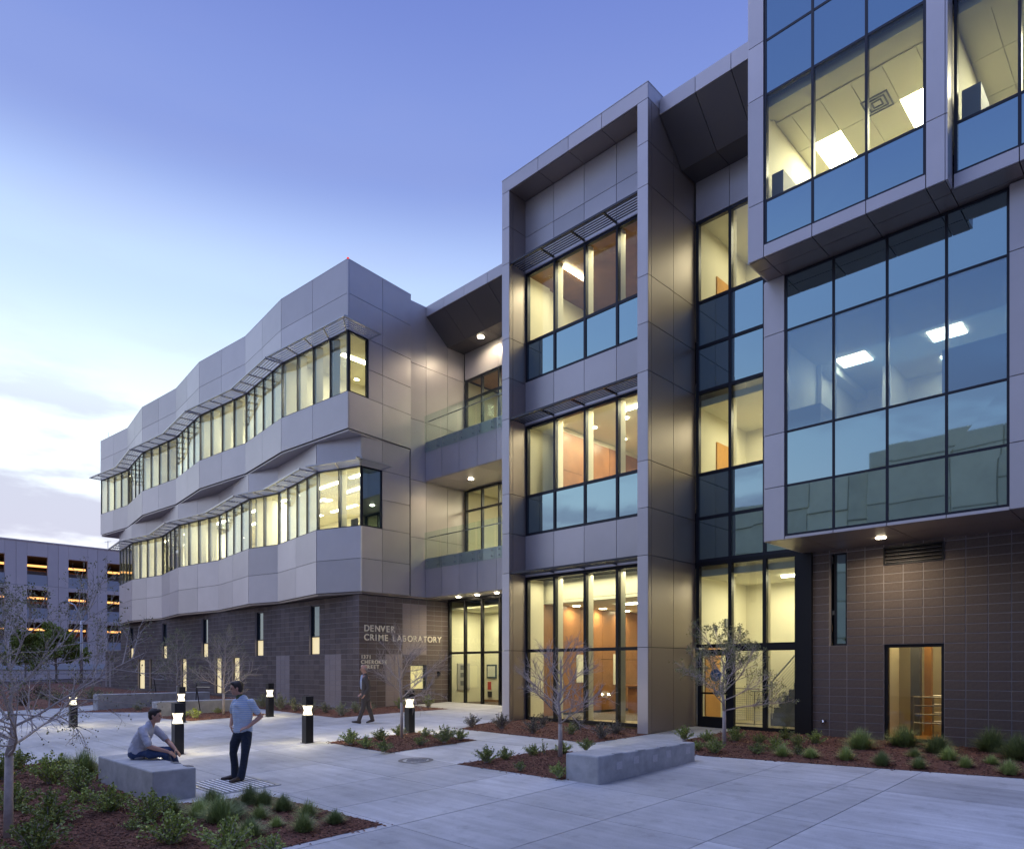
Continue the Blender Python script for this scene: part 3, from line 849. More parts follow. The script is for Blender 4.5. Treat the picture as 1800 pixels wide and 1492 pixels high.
# lobby
pbox('ceiling', 'ceiling', -15.2, -10.2, 17.0, 24, 3.76, 3.85)
pbox('interior_floor', 'floorin', -15.2, -10.1, 16.12, 19.28, -.05, .10)
pbox('bulkhead', 'cream', -15.2, -10.2, 17.0, 17.1, 3.86, 4.6)
pbox('interior_wall', 'cream', -15.33, -15.1, 16.15, 16.9, .1, 4.5)
pbox('interior_wall', 'wood', -15.3, -15.15, 16.9, 17.55, .1, 3.76)
for i in range(5):
    pbox('wood_panel', 'wood', -15.1, -15.05, 17.56 + i * 1.2, 18.748 + i * 1.2, .22, 2.0)
    pbox('wood_panel', 'wood', -15.1, -15.05, 17.56 + i * 1.2, 18.748 + i * 1.2, 2.012, 3.75)
pbox('skirting', 'joint', -15.1, -15.06, 17.56, 23.6, .1, .21)
pbox('interior_wall', 'cream', -15.2, -10.2, 23.6, 23.7, .1, 3.76)
for x, y in ((-14.75, 18.15), (-14.75, 19.6), (-14.75, 21.0), (-12.6, 19.6)): lamp(x, y, 3.755, 14, vis=.12)
pbox('ceiling_light', 'lampw', -13.4, -12.5, 18.5, 18.6, 3.71, 3.76)
roomlight(-12.9, 20.5, 3.7, 3, 4, 70, col=(1, .88, .60)); roomlight(-12.8, 16.5, 4.4, 4, .5, 45)
q = MB(); q.box(-14.4, -12.9, 20.6, 21.2, .1, 1.05); q.box(-14.5, -12.8, 20.5, 21.3, 1.05, 1.10); q.build('reception_counter', 'wood', B)
pbox('wall_notice', 'screen', -15.05, -15.03, 18.5, 19.1, 1.2, 2.15); pbox('wall_notice', 'screen', -15.05, -15.03, 20.6, 21.3, 1.1, 2.2)
# ---------------------------------------------------------------- stair bay
sb = Seg((-10.0, 17.6), (-7.0, 17.6)); su = [0, 1.01, 1.97, 3.0]
window(sb, [0, 1.01, 1.97, 2.86], [2.25, 4.62], 'c', fw=.10, m='black')
window(sb, [1.01, 1.97, 2.86], [.05, 2.25], 'c', fw=.10, m='black')
window(sb, su, [4.62, 5.84, 7.06, 9.34, 10.59, 11.84, 14.1], 'sscssc', fw=.085)
panels(sb, su, [14.1, 15.2])
pbox('black_pier', 'black', -7.15, -6.8, 17.5, 17.75, -.05, 4.56)
q = MB(); dz = Seg((-9.95, 17.6), (-8.99, 17.6))
q.wbox(dz, 0, .12, -.05, .03, .03, 2.2); q.wbox(dz, .84, .96, -.05, .03, .03, 2.2); q.wbox(dz, .12, .84, -.05, .03, .03, .36); q.wbox(dz, .12, .84, -.05, .03, 2.04, 2.2); q.wbox(dz, .12, .84, -.05, .03, .98, 1.03)
dr = q.build('door', 'black', B)
for a, b in ((.36, .98), (1.03, 2.04)):
    p = MB(); p.wbox(dz, .12, .84, -.015, .0, a, b); o = bpy.data.objects.new('pane', p.mesh('pane', 'glass')); C.objects.link(o); o.parent = dr
p = MB(); p.tube([dz.o.to_3d() + Vector((.80, -.03, .9)), dz.o.to_3d() + Vector((.80, -.09, .92)), dz.o.to_3d() + Vector((.80, -.09, 1.2)), dz.o.to_3d() + Vector((.80, -.03, 1.22))], .012, 6)
o = bpy.data.objects.new('door_handle', p.mesh('door_handle', 'steel')); C.objects.link(o); o.parent = dr
# round emblem on the door glass
p = MB(); cx_, cz_ = -9.42, 1.50
def face_y(pts, y, th): return [(x, y, z) for x, z in pts] + [(x, y - th, z) for x, z in pts]
def plate(pts, y, th):
    n = len(pts); P_ = MB(); P_.poly(face_y(pts, y, th), [tuple(range(n, 2 * n)), tuple(range(n - 1, -1, -1))] + [(i, (i + 1) % n, n + (i + 1) % n, n + i) for i in range(n)]); return P_
sc = [(cx_ + (.165 + (.012 if i % 2 else 0)) * math.cos(i * math.pi / 12), cz_ + (.165 + (.012 if i % 2 else 0)) * math.sin(i * math.pi / 12)) for i in range(24)]
o = bpy.data.objects.new('round_emblem', plate(sc, 17.598, .004).mesh('round_emblem', 'badge')); C.objects.link(o); o.parent = dr
for (mx_, mz_, w_, h_) in ((.02, .04, .10, .022), (-.02, -.02, .085, .02), (.05, -.06, .05, .018)):
    pts = [(cx_ + mx_ + w_ * math.cos(t * math.pi / 5), cz_ + mz_ + h_ * math.sin(t * math.pi / 5) + .25 * w_ * math.cos(t * math.pi / 5)) for t in range(10)]
    o = bpy.data.objects.new('emblem_motif', plate(pts, 17.593, .003).mesh('emblem_motif', 'white')); C.objects.link(o); o.parent = dr
# stair hall inside
pbox('interior_floor', 'floorin', -10.0, -6.4, 17.75, 22, -.05, .10)
for z in (4.25, 9.0): pbox('landing_slab', 'ceiling', -10.0, -6.4, 17.78, 22, z, z + .18)
pbox('ceiling', 'ceiling', -10.0, -6.4, 17.75, 22, 14.2, 14.3)
pbox('landing_slab', 'ceiling', -10.0, -6.4, 17.8, 20, 6.0, 6.15); pbox('landing_slab', 'ceiling', -10.0, -6.4, 17.8, 20, 10.8, 10.95)
pbox('interior_wall', 'cream', -10.0, -6.4, 20.6, 20.7, .1, 14.2)
pbox('interior_wall', 'cream', -10.12, -10.0, 17.75, 20.6, .1, 14.2)
pbox('interior_wall', 'cream', -6.75, -6.65, 17.75, 20.6, .1, 14.2)
for q_, z in ((1, .1), (2, .1)): pbox('interior_fin', 'cream', -10 + q_ * .98 - .02, -10 + q_ * .98 + .02, 17.72, 17.92, .1, 4.2)
pbox('interior_fin', 'cream', -9.01, -8.97, 17.72, 17.92, 7.1, 9); pbox('interior_fin', 'cream', -9.01, -8.97, 17.72, 17.92, 11.9, 14.2)
pbox('interior_door', 'oak', -10.0, -9.96, 18.05, 18.9, .1, 2.3)
for z in (6.15, 10.95): pbox('interior_door', 'oak', -10.0, -9.96, 18.7, 19.55, z, z + 2.1)
pbox('ceiling_light', 'lampw', -8.2, -6.9, 19.0, 19.12, 4.19, 4.25); pbox('ceiling_light', 'lampw', -8.0, -7.3, 18.6, 18.75, 8.94, 9.0)
roomlight(-8.4, 19.2, 4.15, 1.6, 1.6, 50); roomlight(-8.4, 19.2, 8.9, 1.6, 1.6, 42); roomlight(-8.4, 19.2, 14.1, 1.6, 1.6, 42)
pbox('exit_plate', 'cabinet', -9.99, -9.95, 19.2, 19.45, 2.9, 3.15)
# steel stair rising to the right, with rails
q = MB()
for i in range(9): q.box(-8.65 + i * .14, -7.2, 18.9, 20.0, .1 + i * .17, .1 + (i + 1) * .17)
q.build('stair', 'cabinet', B)
q = MB()
for y in (18.75,):
    q.tube([(-8.95, y, 1.05), (-8.6, y, 1.05), (-7.3, y, 2.5)], .022, 6); q.tube([(-8.85, y, .1), (-8.85, y, 1.05)], .02, 6); q.tube([(-8.35, y, .3), (-8.35, y, 1.3)], .018, 6)
    for k in range(9): q.tube([(-8.85, y, .2 + k * .09), (-8.6, y, .2 + k * .09), (-7.3, y, 1.65 + k * .09)], .006, 4)
q.tube([(-9.8, 19.4, 1.1), (-9.0, 19.4, 1.1)], .02, 6)
q.build('stair_railing', 'steel', B)
q = MB()
for k in range(13): q.tube([(-9.8 + k * .065, 19.4, .15), (-9.8 + k * .065, 19.4, 1.05)], .005, 4)
for k in range(13): q.tube([(-9.8, 19.4, .2 + k * .065), (-9.0, 19.4, .2 + k * .065)], .005, 4)
q.build('mesh_guard', 'steel', B)
# ---------------------------------------------------------------- block wall on the right
rs_ = Seg((-6.813, 17.6), (2.5, 17.6)); RC = 20
OFF = -6.813 - (-6.814)
def cr(x): return int(round((x + 6.813) / BW))
def hide_r(i, j):
    return (4 <= i < 7 and 0 <= j < 11) or (4 <= i < 7 and 20 <= j < 22) or (i == 1 and 11 <= j < 22)
block_wall(rs_, 0, RC, 0.0, 23, hide_r, lambda i, j: False, lambda i, j: i < 11 and j < 22)
bw = lambda i: i * BW
pbox('slot_recess', 'joint', rs_.o.x + bw(1) - .02, rs_.o.x + bw(2) + .02, 17.86, 17.9, 11 * BHt, 22 * BHt)
window(Seg((rs_.o.x + bw(1) + .10, 17.68), (rs_.o.x + bw(2), 17.68)), [0, BW - .10], [11 * BHt, 22 * BHt], 's', fw=.045, m='black')
window(Seg((rs_.o.x + bw(4), 17.70), (rs_.o.x + bw(7), 17.70)), [0, 3 * BW], [.02, 11 * BHt], 'c', fw=.07, m='black')
q = MB(); x0, x1 = rs_.o.x + bw(4), rs_.o.x + bw(7); z0, z1 = 20 * BHt, 22 * BHt
q.box(x0, x1, 17.57, 17.62, z0, z0 + .03); q.box(x0, x1, 17.57, 17.62, z1 - .03, z1); q.box(x0, x0 + .03, 17.57, 17.62, z0 + .03, z1 - .03); q.box(x1 - .03, x1, 17.57, 17.62, z0 + .03, z1 - .03)
q.box(x0, x1, 17.75, 17.78, z0, z1)
lv = q.build('wall_louvre', 'black', B)
for k in range(4):
    zz = z0 + .05 + k * .082
    p = MB(); p.poly([(x0 + .03, 17.58, zz), (x1 - .03, 17.58, zz), (x1 - .03, 17.66, zz + .06), (x0 + .03, 17.66, zz + .06), (x0 + .03, 17.58, zz + .012), (x1 - .03, 17.58, zz + .012), (x1 - .03, 17.66, zz + .072), (x0 + .03, 17.66, zz + .072)], BOXF)
    o = bpy.data.objects.new('louvre_blade', p.mesh('louvre_blade', 'eave')); C.objects.link(o); o.parent = lv
p = MB(); p.tube([(-6.52, 17.6, .42), (-6.52, 17.50, .40), (-6.50, 17.47, .36)], .04, 10); p.build('drain_spout', 'steel', B)
# room behind the big ground window
pbox('interior_floor', 'oak', -6.6, -2.5, 17.8, 21, -.02, .06)
pbox('interior_wall', 'cream', -6.6, -2.5, 20.2, 20.3, 0, 3.2); pbox('interior_wall', 'cream', -5.35, -5.25, 17.8, 19, 0, 3.2)
pbox('interior_column', 'oak', -4.75, -4.6, 19.2, 19.35, 0, 3.2); pbox('interior_column', 'cabinet', -5.0, -4.8, 19.0, 19.2, 0, 3.2)
pbox('ceiling', 'ceiling', -6.6, -2.5, 17.8, 21, 3.0, 3.1); pbox('interior_wall', 'cream', -2.6, -2.5, 17.8, 21, 0, 3.2)
roomlight(-4.6, 18.9, 2.95, 1.0, 1.0, 16, col=(1, .74, .40))
q = MB()
for zz in (.42, .62, .82, 1.02):
    q.tube([(-4.75, 18.3, zz), (-3.6, 18.3, zz)], .016, 6); q.tube([(-4.45, 18.75, zz + .02), (-3.6, 18.75, zz + .02)], .016, 6)
q.tube([(-4.75, 18.3, .05), (-4.75, 18.3, 1.02)], .02, 6); q.tube([(-4.45, 18.75, .05), (-4.45, 18.75, 1.04)], .02, 6)
q.build('guard_rail', 'steel', B)
# ---------------------------------------------------------------- lower glass box
LY = 15.35
lb = Seg((-7.0, LY), (1.2, LY)); o7 = lambda x: x + 7.0
panels(lb, [0, o7(-6.54)], [4.54, 5.73, 6.92, 9.16, 10.4], m='panel', d0=0, d1=.03)
window(lb, [o7(x) for x in (-6.54, -5.50, -4.46, -3.42, -2.42)], [4.61, 5.73, 6.92, 9.16, 10.38], 'sscs', fw=.05, out=.012, glassm='glass_box')
panels(lb, [o7(x) for x in (-6.54, -5.50, -4.46, -3.42, -2.42)], [4.54, 4.615], d0=0, d1=.03, back=False)
panels(lb, [o7(-2.42), o7(-1.9)], [4.54, 5.73, 6.92, 9.16, 10.38], d0=0, d1=.10)
window(lb, [o7(x) for x in (-1.9, -.86, .18, 1.2)], [4.61, 5.73, 6.92, 9.16, 10.38], 'sscs', fw=.05, out=.012, glassm='glass_box')
panels(Seg((-7.0, 17.6), (-7.0, LY)), [0, 1.1, 2.25], [4.54, 6.92, 9.16, 10.4], d0=0, d1=.03)
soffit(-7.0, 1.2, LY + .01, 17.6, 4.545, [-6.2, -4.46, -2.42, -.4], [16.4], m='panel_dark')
lamp(-4.95, 16.6, 4.54, 20, vis=.10, spread=160)
pbox('interior_floor', 'joint', -6.9, 1.2, LY + .15, 21, 6.7, 6.85)
pbox('ceiling', 'ceiling', -6.9, 1.2, LY + .2, 21, 9.2, 9.28)
pbox('interior_wall', 'cream', -6.9, 1.2, 20.3, 20.4, 6.8, 9.2); pbox('interior_wall', 'cream', -6.88, -6.78, LY + .2, 20.3, 6.8, 9.2)
pbox('interior_wall', 'cream', -5.6, -5.4, 18.9, 20.3, 6.8, 9.2)
for x, y in ((-5.97, 18.0), (-4.0, 18.0), (-2.1, 18.0), (-4.1, 19.6)): fixture(x - .33, x + .33, y - .3, y + .3, 9.2)
roomlight(-4.2, 18.0, 9.1, 3, 1.5, 26)
pbox('cabinet', 'cabinet', -6.6, -5.9, 15.7, 16.5, 6.85, 7.5); pbox('cabinet', 'cabinet', -3.6, -2.5, 15.8, 16.5, 6.85, 7.95)
# ---------------------------------------------------------------- upper glass box
UY = 14.4; ZT = 17.4
ub = Seg((-6.92, UY), (-3.22, UY)); o6 = lambda x: x + 6.92
UX = [o6(x) for x in (-6.58, -5.57, -4.55, -3.53)]
uz = [10.66, 11.59, 13.84, 14.99, 16.2, ZT]
panels(ub, [0, o6(-6.58)], [10.4, 11.59, 13.84, 14.99, 16.2, ZT], d0=0, d1=.04)
panels(ub, UX, [10.4, 10.66], d0=0, d1=.04)
panels(ub, [o6(-3.53), 3.7], [10.4, 11.59, 13.84, 14.99, 16.2, ZT], d0=0, d1=.04)
window(ub, UX, uz, 'scsss', fw=.05, out=.012)
ret = Seg((-3.22, UY), (-3.22, UY + .36)); panels(ret, [-.04, .32], [10.4, 11.59, 13.84, 14.99, 16.2, ZT], d0=0, d1=.035, back=False)
ub2 = Seg((-3.2, UY + .36), (1.2, UY + .36)); VX = [.03, 1.01, 2.03, 3.05, 4.4]
panels(ub2, VX, [10.4, 10.66], d0=0, d1=.04)
window(ub2, VX, uz, 'scsss', fw=.05, out=.012)
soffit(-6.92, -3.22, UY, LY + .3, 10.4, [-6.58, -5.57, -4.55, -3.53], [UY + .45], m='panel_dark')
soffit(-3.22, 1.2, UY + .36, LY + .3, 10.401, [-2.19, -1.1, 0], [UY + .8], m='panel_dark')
panels(Seg((-6.92, 20), (-6.92, UY)), [0, 2, 4, 5.6], [10.4, 13.84, ZT], d0=0, d1=.03)
pbox('roof', 'joint', -6.9, 1.2, UY + .4, 21, ZT - .2, ZT - .1)
pbox('interior_floor', 'joint', -6.85, 1.2, UY + .55, 21, 11.0, 11.15)
pbox('interior_wall', 'cream', -6.85, 1.2, 20.5, 20.6, 11, 14); pbox('interior_wall', 'cream', -6.86, -6.7, UY + .16, 20.5, 11, 14)
pbox('interior_wall', 'cream', -3.4, -3.24, UY + .4, 20.5, 11, 14)
pbox('ceiling_grid', 'cream', -6.7, 1.2, UY + .6, 20.5, 13.80, 13.9)
pbox('bulkhead', 'ceiling', -6.7, -3.4, UY + .2, UY + .6, 13.70, 13.9); pbox('bulkhead', 'ceiling', -3.2, 1.2, UY + .55, UY + .8, 13.70, 13.9)
lights = {(0, 3), (2, 3), (6, 3), (8, 3)}
cgm = {}
for i in range(13):
    for j in range(4):
        x0 = -6.96 + i * .61; y0 = UY + .84 + j * 1.22
        lit = (i, j) in {(1, 1), (4, 1), (8, 1), (11, 1)}
        if 'ceil' not in cgm: 
            m_ = MB(); m_.box(0, .598, 0, 1.205, 0, .02); cgm['ceil'] = m_.mesh('ceiling_tile', 'ceiling'); cgm['lit'] = m_.mesh('ceiling_light', 'lampw')
        o = bpy.data.objects.new('ceiling_light' if lit else 'ceiling_tile', cgm['lit' if lit else 'ceil']); C.objects.link(o); o.parent = B; o.location = (x0 - BB[0], y0 - BB[1], 13.775 - BB[2])
roomlight(-5.0, 17.2, 13.7, 2.4, 2, 85, col=(1, .93, .70)); roomlight(-1.2, 17.2, 13.7, 2.4, 2, 85, col=(1, .93, .70))
pbox('cabinet', 'cabinet', -6.55, -6.3, UY + .3, UY + 1.0, 11.15, 12.3); pbox('cabinet', 'cabinet', -3.1, -2.8, UY + .6, UY + 1.3, 11.15, 12.3)
q = MB(); vx, vy = -4.9, 16.2                              # supply air diffuser between the two ceiling lights
for k in range(3):
    e = .26 - k * .08
    q.box(vx - e, vx + e, vy - e, vy - e + .025, 13.755, 13.775); q.box(vx - e, vx + e, vy + e - .025, vy + e, 13.755, 13.775); q.box(vx - e, vx - e + .025, vy - e + .025, vy + e - .025, 13.755, 13.775); q.box(vx + e - .025, vx + e, vy - e + .025, vy + e - .025, 13.755, 13.775)
q.build('air_diffuser', 'cabinet', B)
pbox('lab_bench', 'cabinet', -38, -23.2, 15.02, 15.6, 6.28, 7.0)
for k_ in range(6): pbox('hanging_duct', 'steel', -46.0 + k_ * 4, -43.6 + k_ * 4, 16.3, 16.5, 9.05, 9.2)
# main roof mass behind, so that the sky is shut out
pbox('roof', 'joint', -51.8, -22.9, 24, 34, 0, 16.2); pbox('roof', 'joint', -22.8, 1.2, 29, 34, 0, 16.2)
pbox('end_wall', 'joint', 1.2, 1.4, 14.8, 34, 0, 17.2)
pbox('roof', 'joint', -22.8, -6.9, 24.6, 29.0, 4.6, 16.3)
pbox('interior_wall', 'joint', -50.1, -22.9, 23.9, 24, 0, 16)
pbox('roof', 'joint', -22.8, 1.2, 20.8, 29.5, 15.3, 16.3)
q = MB(); q.tube([(-22.35, 14.22, TOP), (-22.35, 14.22, TOP + .10)], .045, 10); q.build('warning_lamp', 'redlamp', B)
for k, (x, y, z, hh) in enumerate(((-15.2, 16.5, TOP, .5), (-20.0, 19.0, 16.5, .5), (-17.2, 19.2, 16.5, .45), (-35.0, 14.3, TOP, .4), (-45.5, 14.6, TOP, .4), (-51.5, 14.5, TOP, .6))):
    q = MB(); q.tube([(x, y, z), (x, y, z + hh)], .012, 5); q.build('roof_aerial', 'galv', B)

# lettering on the block side wall
FONT_W = None
def letters(root, text, y0, z0, cap, width):
    """raised capitals running into +Y on the wall facing +X"""
    objs = []; x = 0.0
    adv = {'I': .30, 'J': .5, '1': .55, ' ': .42, 'M': .92, 'W': 1.0, 'O': .90, 'C': .78, 'D': .82, 'A': .78, 'V': .76, 'L': .60, 'E': .62, 'F': .6, 'T': .66, 'S': .64, 'R': .72, 'B': .72, 'N': .84, 'Y': .72, 'K': .74, 'H': .84, '3': .66, '7': .64}
    pos = []
    for ch in text:
        pos.append(x); x += adv.get(ch, .75) + .22
    total = x - .22; k = width / total
    for ch, p in zip(text, pos):
        if ch == ' ': continue
        cu = bpy.data.curves.new('letter', 'FONT'); cu.body = ch; cu.size = cap / .72; cu.extrude = .014; cu.offset = .006; cu.align_x = 'LEFT'
        cu.materials.append(M['letters'])
        tmp = bpy.data.objects.new('tmp', cu); C.objects.link(tmp)
        me = bpy.data.meshes.new_from_object(tmp.evaluated_get(bpy.context.evaluated_depsgraph_get())); bpy.data.objects.remove(tmp)
        o = bpy.data.objects.new('letter', me); C.objects.link(o); o.parent = root
        o.rotation_euler = (R(90), 0, R(90)); o.location = (0, p * k, z0)
    return root
for t, lab, y0, rows in (('name', 'raised pale metal letters reading DENVER CRIME LABORATORY on the block wall', 15.06, [('DENVER', 3.10, .245, 1.42), ('CRIME LABORATORY', 2.755, .245, 3.78)]),
                         ('addr', 'small raised letters reading 1371 CHEROKEE STREET on the block wall', 14.93, [('1371', 2.06, .135, .44), ('CHEROKEE', 1.86, .145, 1.18), ('STREET', 1.67, .145, .80)])):
    rt = thing('wall_lettering', (-22.575, y0, 0), lab, 'lettering')
    for tx, z, cap, w in rows: letters(rt, tx, 0, z, cap, w)
# ================================================================== parking garage across the street
GX0 = -79.0
gar = thing('parking_garage', (GX0, 18, .9), 'precast concrete parking garage with orange lit openings across the street', 'garage', world_parts=True)
def gbox(name, m, *a, parent=None):
    q = MB(); q.box(*a); return q.build(name, m, parent or gar)
rows = [(4.32, 6.05), (7.43, 9.15), (10.57, 12.33)]
oy = [5.1 + 3.4 * k for k in range(9)]                # opening starts
W = 1.68
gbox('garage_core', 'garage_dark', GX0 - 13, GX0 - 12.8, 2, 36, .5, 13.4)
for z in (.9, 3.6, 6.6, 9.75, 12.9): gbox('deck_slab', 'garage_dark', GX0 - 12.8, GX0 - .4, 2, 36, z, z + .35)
gbox('roof_coping', 'garage', GX0 - .42, GX0 + .06, 2, 36, 13.66, 13.78)
for k in range(10):
    a = oy[k - 1] + W if k else 2.0; b = oy[k] if k < 9 else 36.0
    m_ = (a + b) / 2
    for z0, z1 in ((.5, 3.18), (3.2, 6.38), (6.4, 9.53), (9.55, 13.65)):
        for c, d in ((a, m_ - .012), (m_ + .012, b)):
            gbox('precast_panel', 'garage', GX0 - .4, GX0, c, d, z0, z1)
for k in range(9):
    a = oy[k] + .012; b = oy[k] + W - .012
    gbox('precast_panel', 'garage', GX0 - .4, GX0 - .01, a, b, .5, 3.18)
    for (z0, z1), nx in zip(rows, (7.43 - 1.04, 10.57 - 1.04, 13.65)):
        gbox('grey_spandrel', 'garage_band', GX0 - .3, GX0 - .09, a, b, z0 - 1.1, z0)
        gbox('precast_panel', 'garage', GX0 - .4, GX0 - .01, a, b, z1, nx)
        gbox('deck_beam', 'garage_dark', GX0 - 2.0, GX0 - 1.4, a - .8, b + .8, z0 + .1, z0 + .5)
        gbox('strip_light', 'garagelamp', GX0 - 3.4, GX0 - 3.1, a - .3, b + .6, z1 - .62, z1 - .44)
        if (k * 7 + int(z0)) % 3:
            gbox('lit_toned_beam', 'wood', GX0 - 4.6, GX0 - 4.5, a - .8, b + 1.2, z0 + .55, z0 + .95)  # brown tone stands in for lamp light on the beam
gbox('white_band', 'white', GX0 + .02, GX0 + .10, 2, 24.6, 1.55, 2.1)
q = MB(); q.tube([(GX0 - .1, 22.2, 13.7), (GX0 - .1, 22.2, 14.6)], .03, 5); q.tube([(GX0 - .1, 21.9, 14.45), (GX0 - .1, 22.5, 14.6)], .02, 5); q.build('aerial', 'galv', gar)

# ================================================================== building opposite, behind the photographer
opp = thing('opposite_building', (-16, -30, -.9), 'grey green concrete building across the street mirrored in the glass box', 'building', world_parts=True)
def obox(name, m, *a): q = MB(); q.box(*a); return q.build(name, m, opp)
def opp_face(x0, x1, top, yf, seed):
    rnd = random.Random(seed)
    x = x0
    obox('wall_core', 'stone', x0, x1, yf - 12, yf - .3, -1, top - .1)
    while x < x1 - .1:
        w = min(rnd.choice([3.2, 4.6, 5.8]), x1 - x); z = -1.0
        while z < top - .05:
            hgt = min(rnd.choice([2.6, 3.4, 4.4]), top - z)
            obox('wall_panel', 'stone', x + .04, x + w - .04, yf - .3, yf + rnd.choice([0, 0, .12]), z + .04, z + hgt - .04); z += hgt
        x += w
opp_face(-60, -19.1, 17.6, -30.0, 4)
opp_face(-19.1, 34, 19.3, -29.7, 5)
for x in (-8.6, -5.6, -1.5, 9, 12): obox('narrow_window', 'white', x, x + .9, -29.6, -29.52, 11.3, 13.2); obox('narrow_window', 'frame', x - .08, x + .98, -29.62, -29.55, 11.2, 13.3)
for x in (-33, -31): obox('narrow_window', 'frame', x, x + .6, -29.92, -29.82, 8, 12)
obox('roof_plant', 'stone', 2, 20, -36, -31, 18.4, 21)

# ================================================================== concrete seats and low walls
def bench(x0, x1, y0, y1, h, label, cat='bench', form=False):
    cx, cy = (x0 + x1) / 2, (y0 + y1) / 2
    base = min(G(x0, y0), G(x1, y0), G(x0, y1), G(x1, y1))
    t = thing('concrete_bench' if cat == 'bench' else 'low_wall', (cx, cy, base), label, cat, world_parts=True)
    q = MB(); q.box(x0, x1, y0, y1, base - .1, base + h); q.build('cast_block', 'concrete', t, bevel=.025)
    return t, base
bl, bz = bench(-14.0, -11.28, 3.77, 4.42, .49, 'wide grey cast concrete bench block the seated man is sitting on')
br, bz2 = bench(-7.76, -7.05, 9.25, 12.35, .47, 'long grey concrete bench block with square patches beside the bed before the tower')
bench(-31.5, -30.9, 8.3, 12.7, .62, 'low grey concrete wall farther back before the narrow lit slots', 'wall')
bench(-26.4, -25.9, 8.8, 11.7, .53, 'low grey concrete wall just behind the lit bollard and bare tree', 'wall')
for x in (-12.15, -11.62):                              # skateboard stops let into the edges
    q = MB(); q.box(x, x + .22, 4.34, 4.43, bz + .489, bz + .497); q.build('skate_stop', 'iron', bl)
for i, (y, z) in enumerate(((9.75, .20), (10.25, .25), (10.85, .22), (11.3, .26), (12.0, .27))):
    q = MB(); q.box(-7.05, -7.046, y, y + .16, bz2 + z, bz2 + z + .13); q.build('patch', 'patch', br)
for i, y in enumerate((9.7, 10.4, 11.1, 11.8)):
    q = MB(); q.box(-7.12, -7.035, y, y + .2, bz2 + .465, bz2 + .48); q.build('skate_stop', 'concrete', br)

# steel grate by the standing man, manhole cover
gt = thing('floor_grate', (-11.8, 5.25, G(-11.8, 5.25)), 'pale steel ventilation grate in the paving at the standing man\'s feet', 'grate', world_parts=True)
q = MB(); gsheet(q, -12.5, -11.2, 4.75, 5.72, .001, .006); q.build('grate_dark_sheet', 'joint', gt)  # flat black sheet stands in for the dark hollow under the bars
q = MB(); gsheet(q, -12.56, -11.14, 4.69, 4.75, .001, .012); gsheet(q, -12.56, -11.14, 5.72, 5.78, .001, .012); gsheet(q, -12.56, -12.5, 4.75, 5.72, .001, .012); gsheet(q, -11.2, -11.14, 4.75, 5.72, .001, .012); q.build('grate_frame', 'galv', gt)
for i in range(11):
    y = 4.79 + i * .085
    q = MB(); gsheet(q, -12.49, -11.21, y, y + .045, .006, .016); q.build('grate_bar', 'white', gt)
mh = thing('manhole_cover', (-11.4, 8.85, G(-11.4, 8.85)), 'round iron manhole cover in the middle of the plaza', 'manhole cover', world_parts=True)
def ring(mb, cx, cy, r0, r1, dz, k=36):
    b = len(mb.v)
    for i in range(k):
        a = 2 * math.pi * i / k
        for r in (r0, r1):
            x, y = cx + r * math.cos(a), cy + r * math.sin(a); mb.v.append((x, y, G(x, y) + dz))
    for i in range(k):
        j = (i + 1) % k; mb.f.append((b + 2 * i, b + 2 * i + 1, b + 2 * j + 1, b + 2 * j))
q = MB(); ring(q, -11.4, 8.85, .27, .36, .006); q.build('rim', 'iron', mh)
q = MB(); ring(q, -11.4, 8.85, .001, .26, .005); q.build('lid', 'concrete', mh)
q = MB()
for i in range(-4, 5):
    for j in range(-4, 5):
        if i * i + j * j < 18: gsheet(q, -11.4 + i * .052, -11.4 + i * .052 + .025, 8.85 + j * .052, 8.85 + j * .052 + .025, .006, .010)
q.build('lid_studs', 'slabjoint', mh)

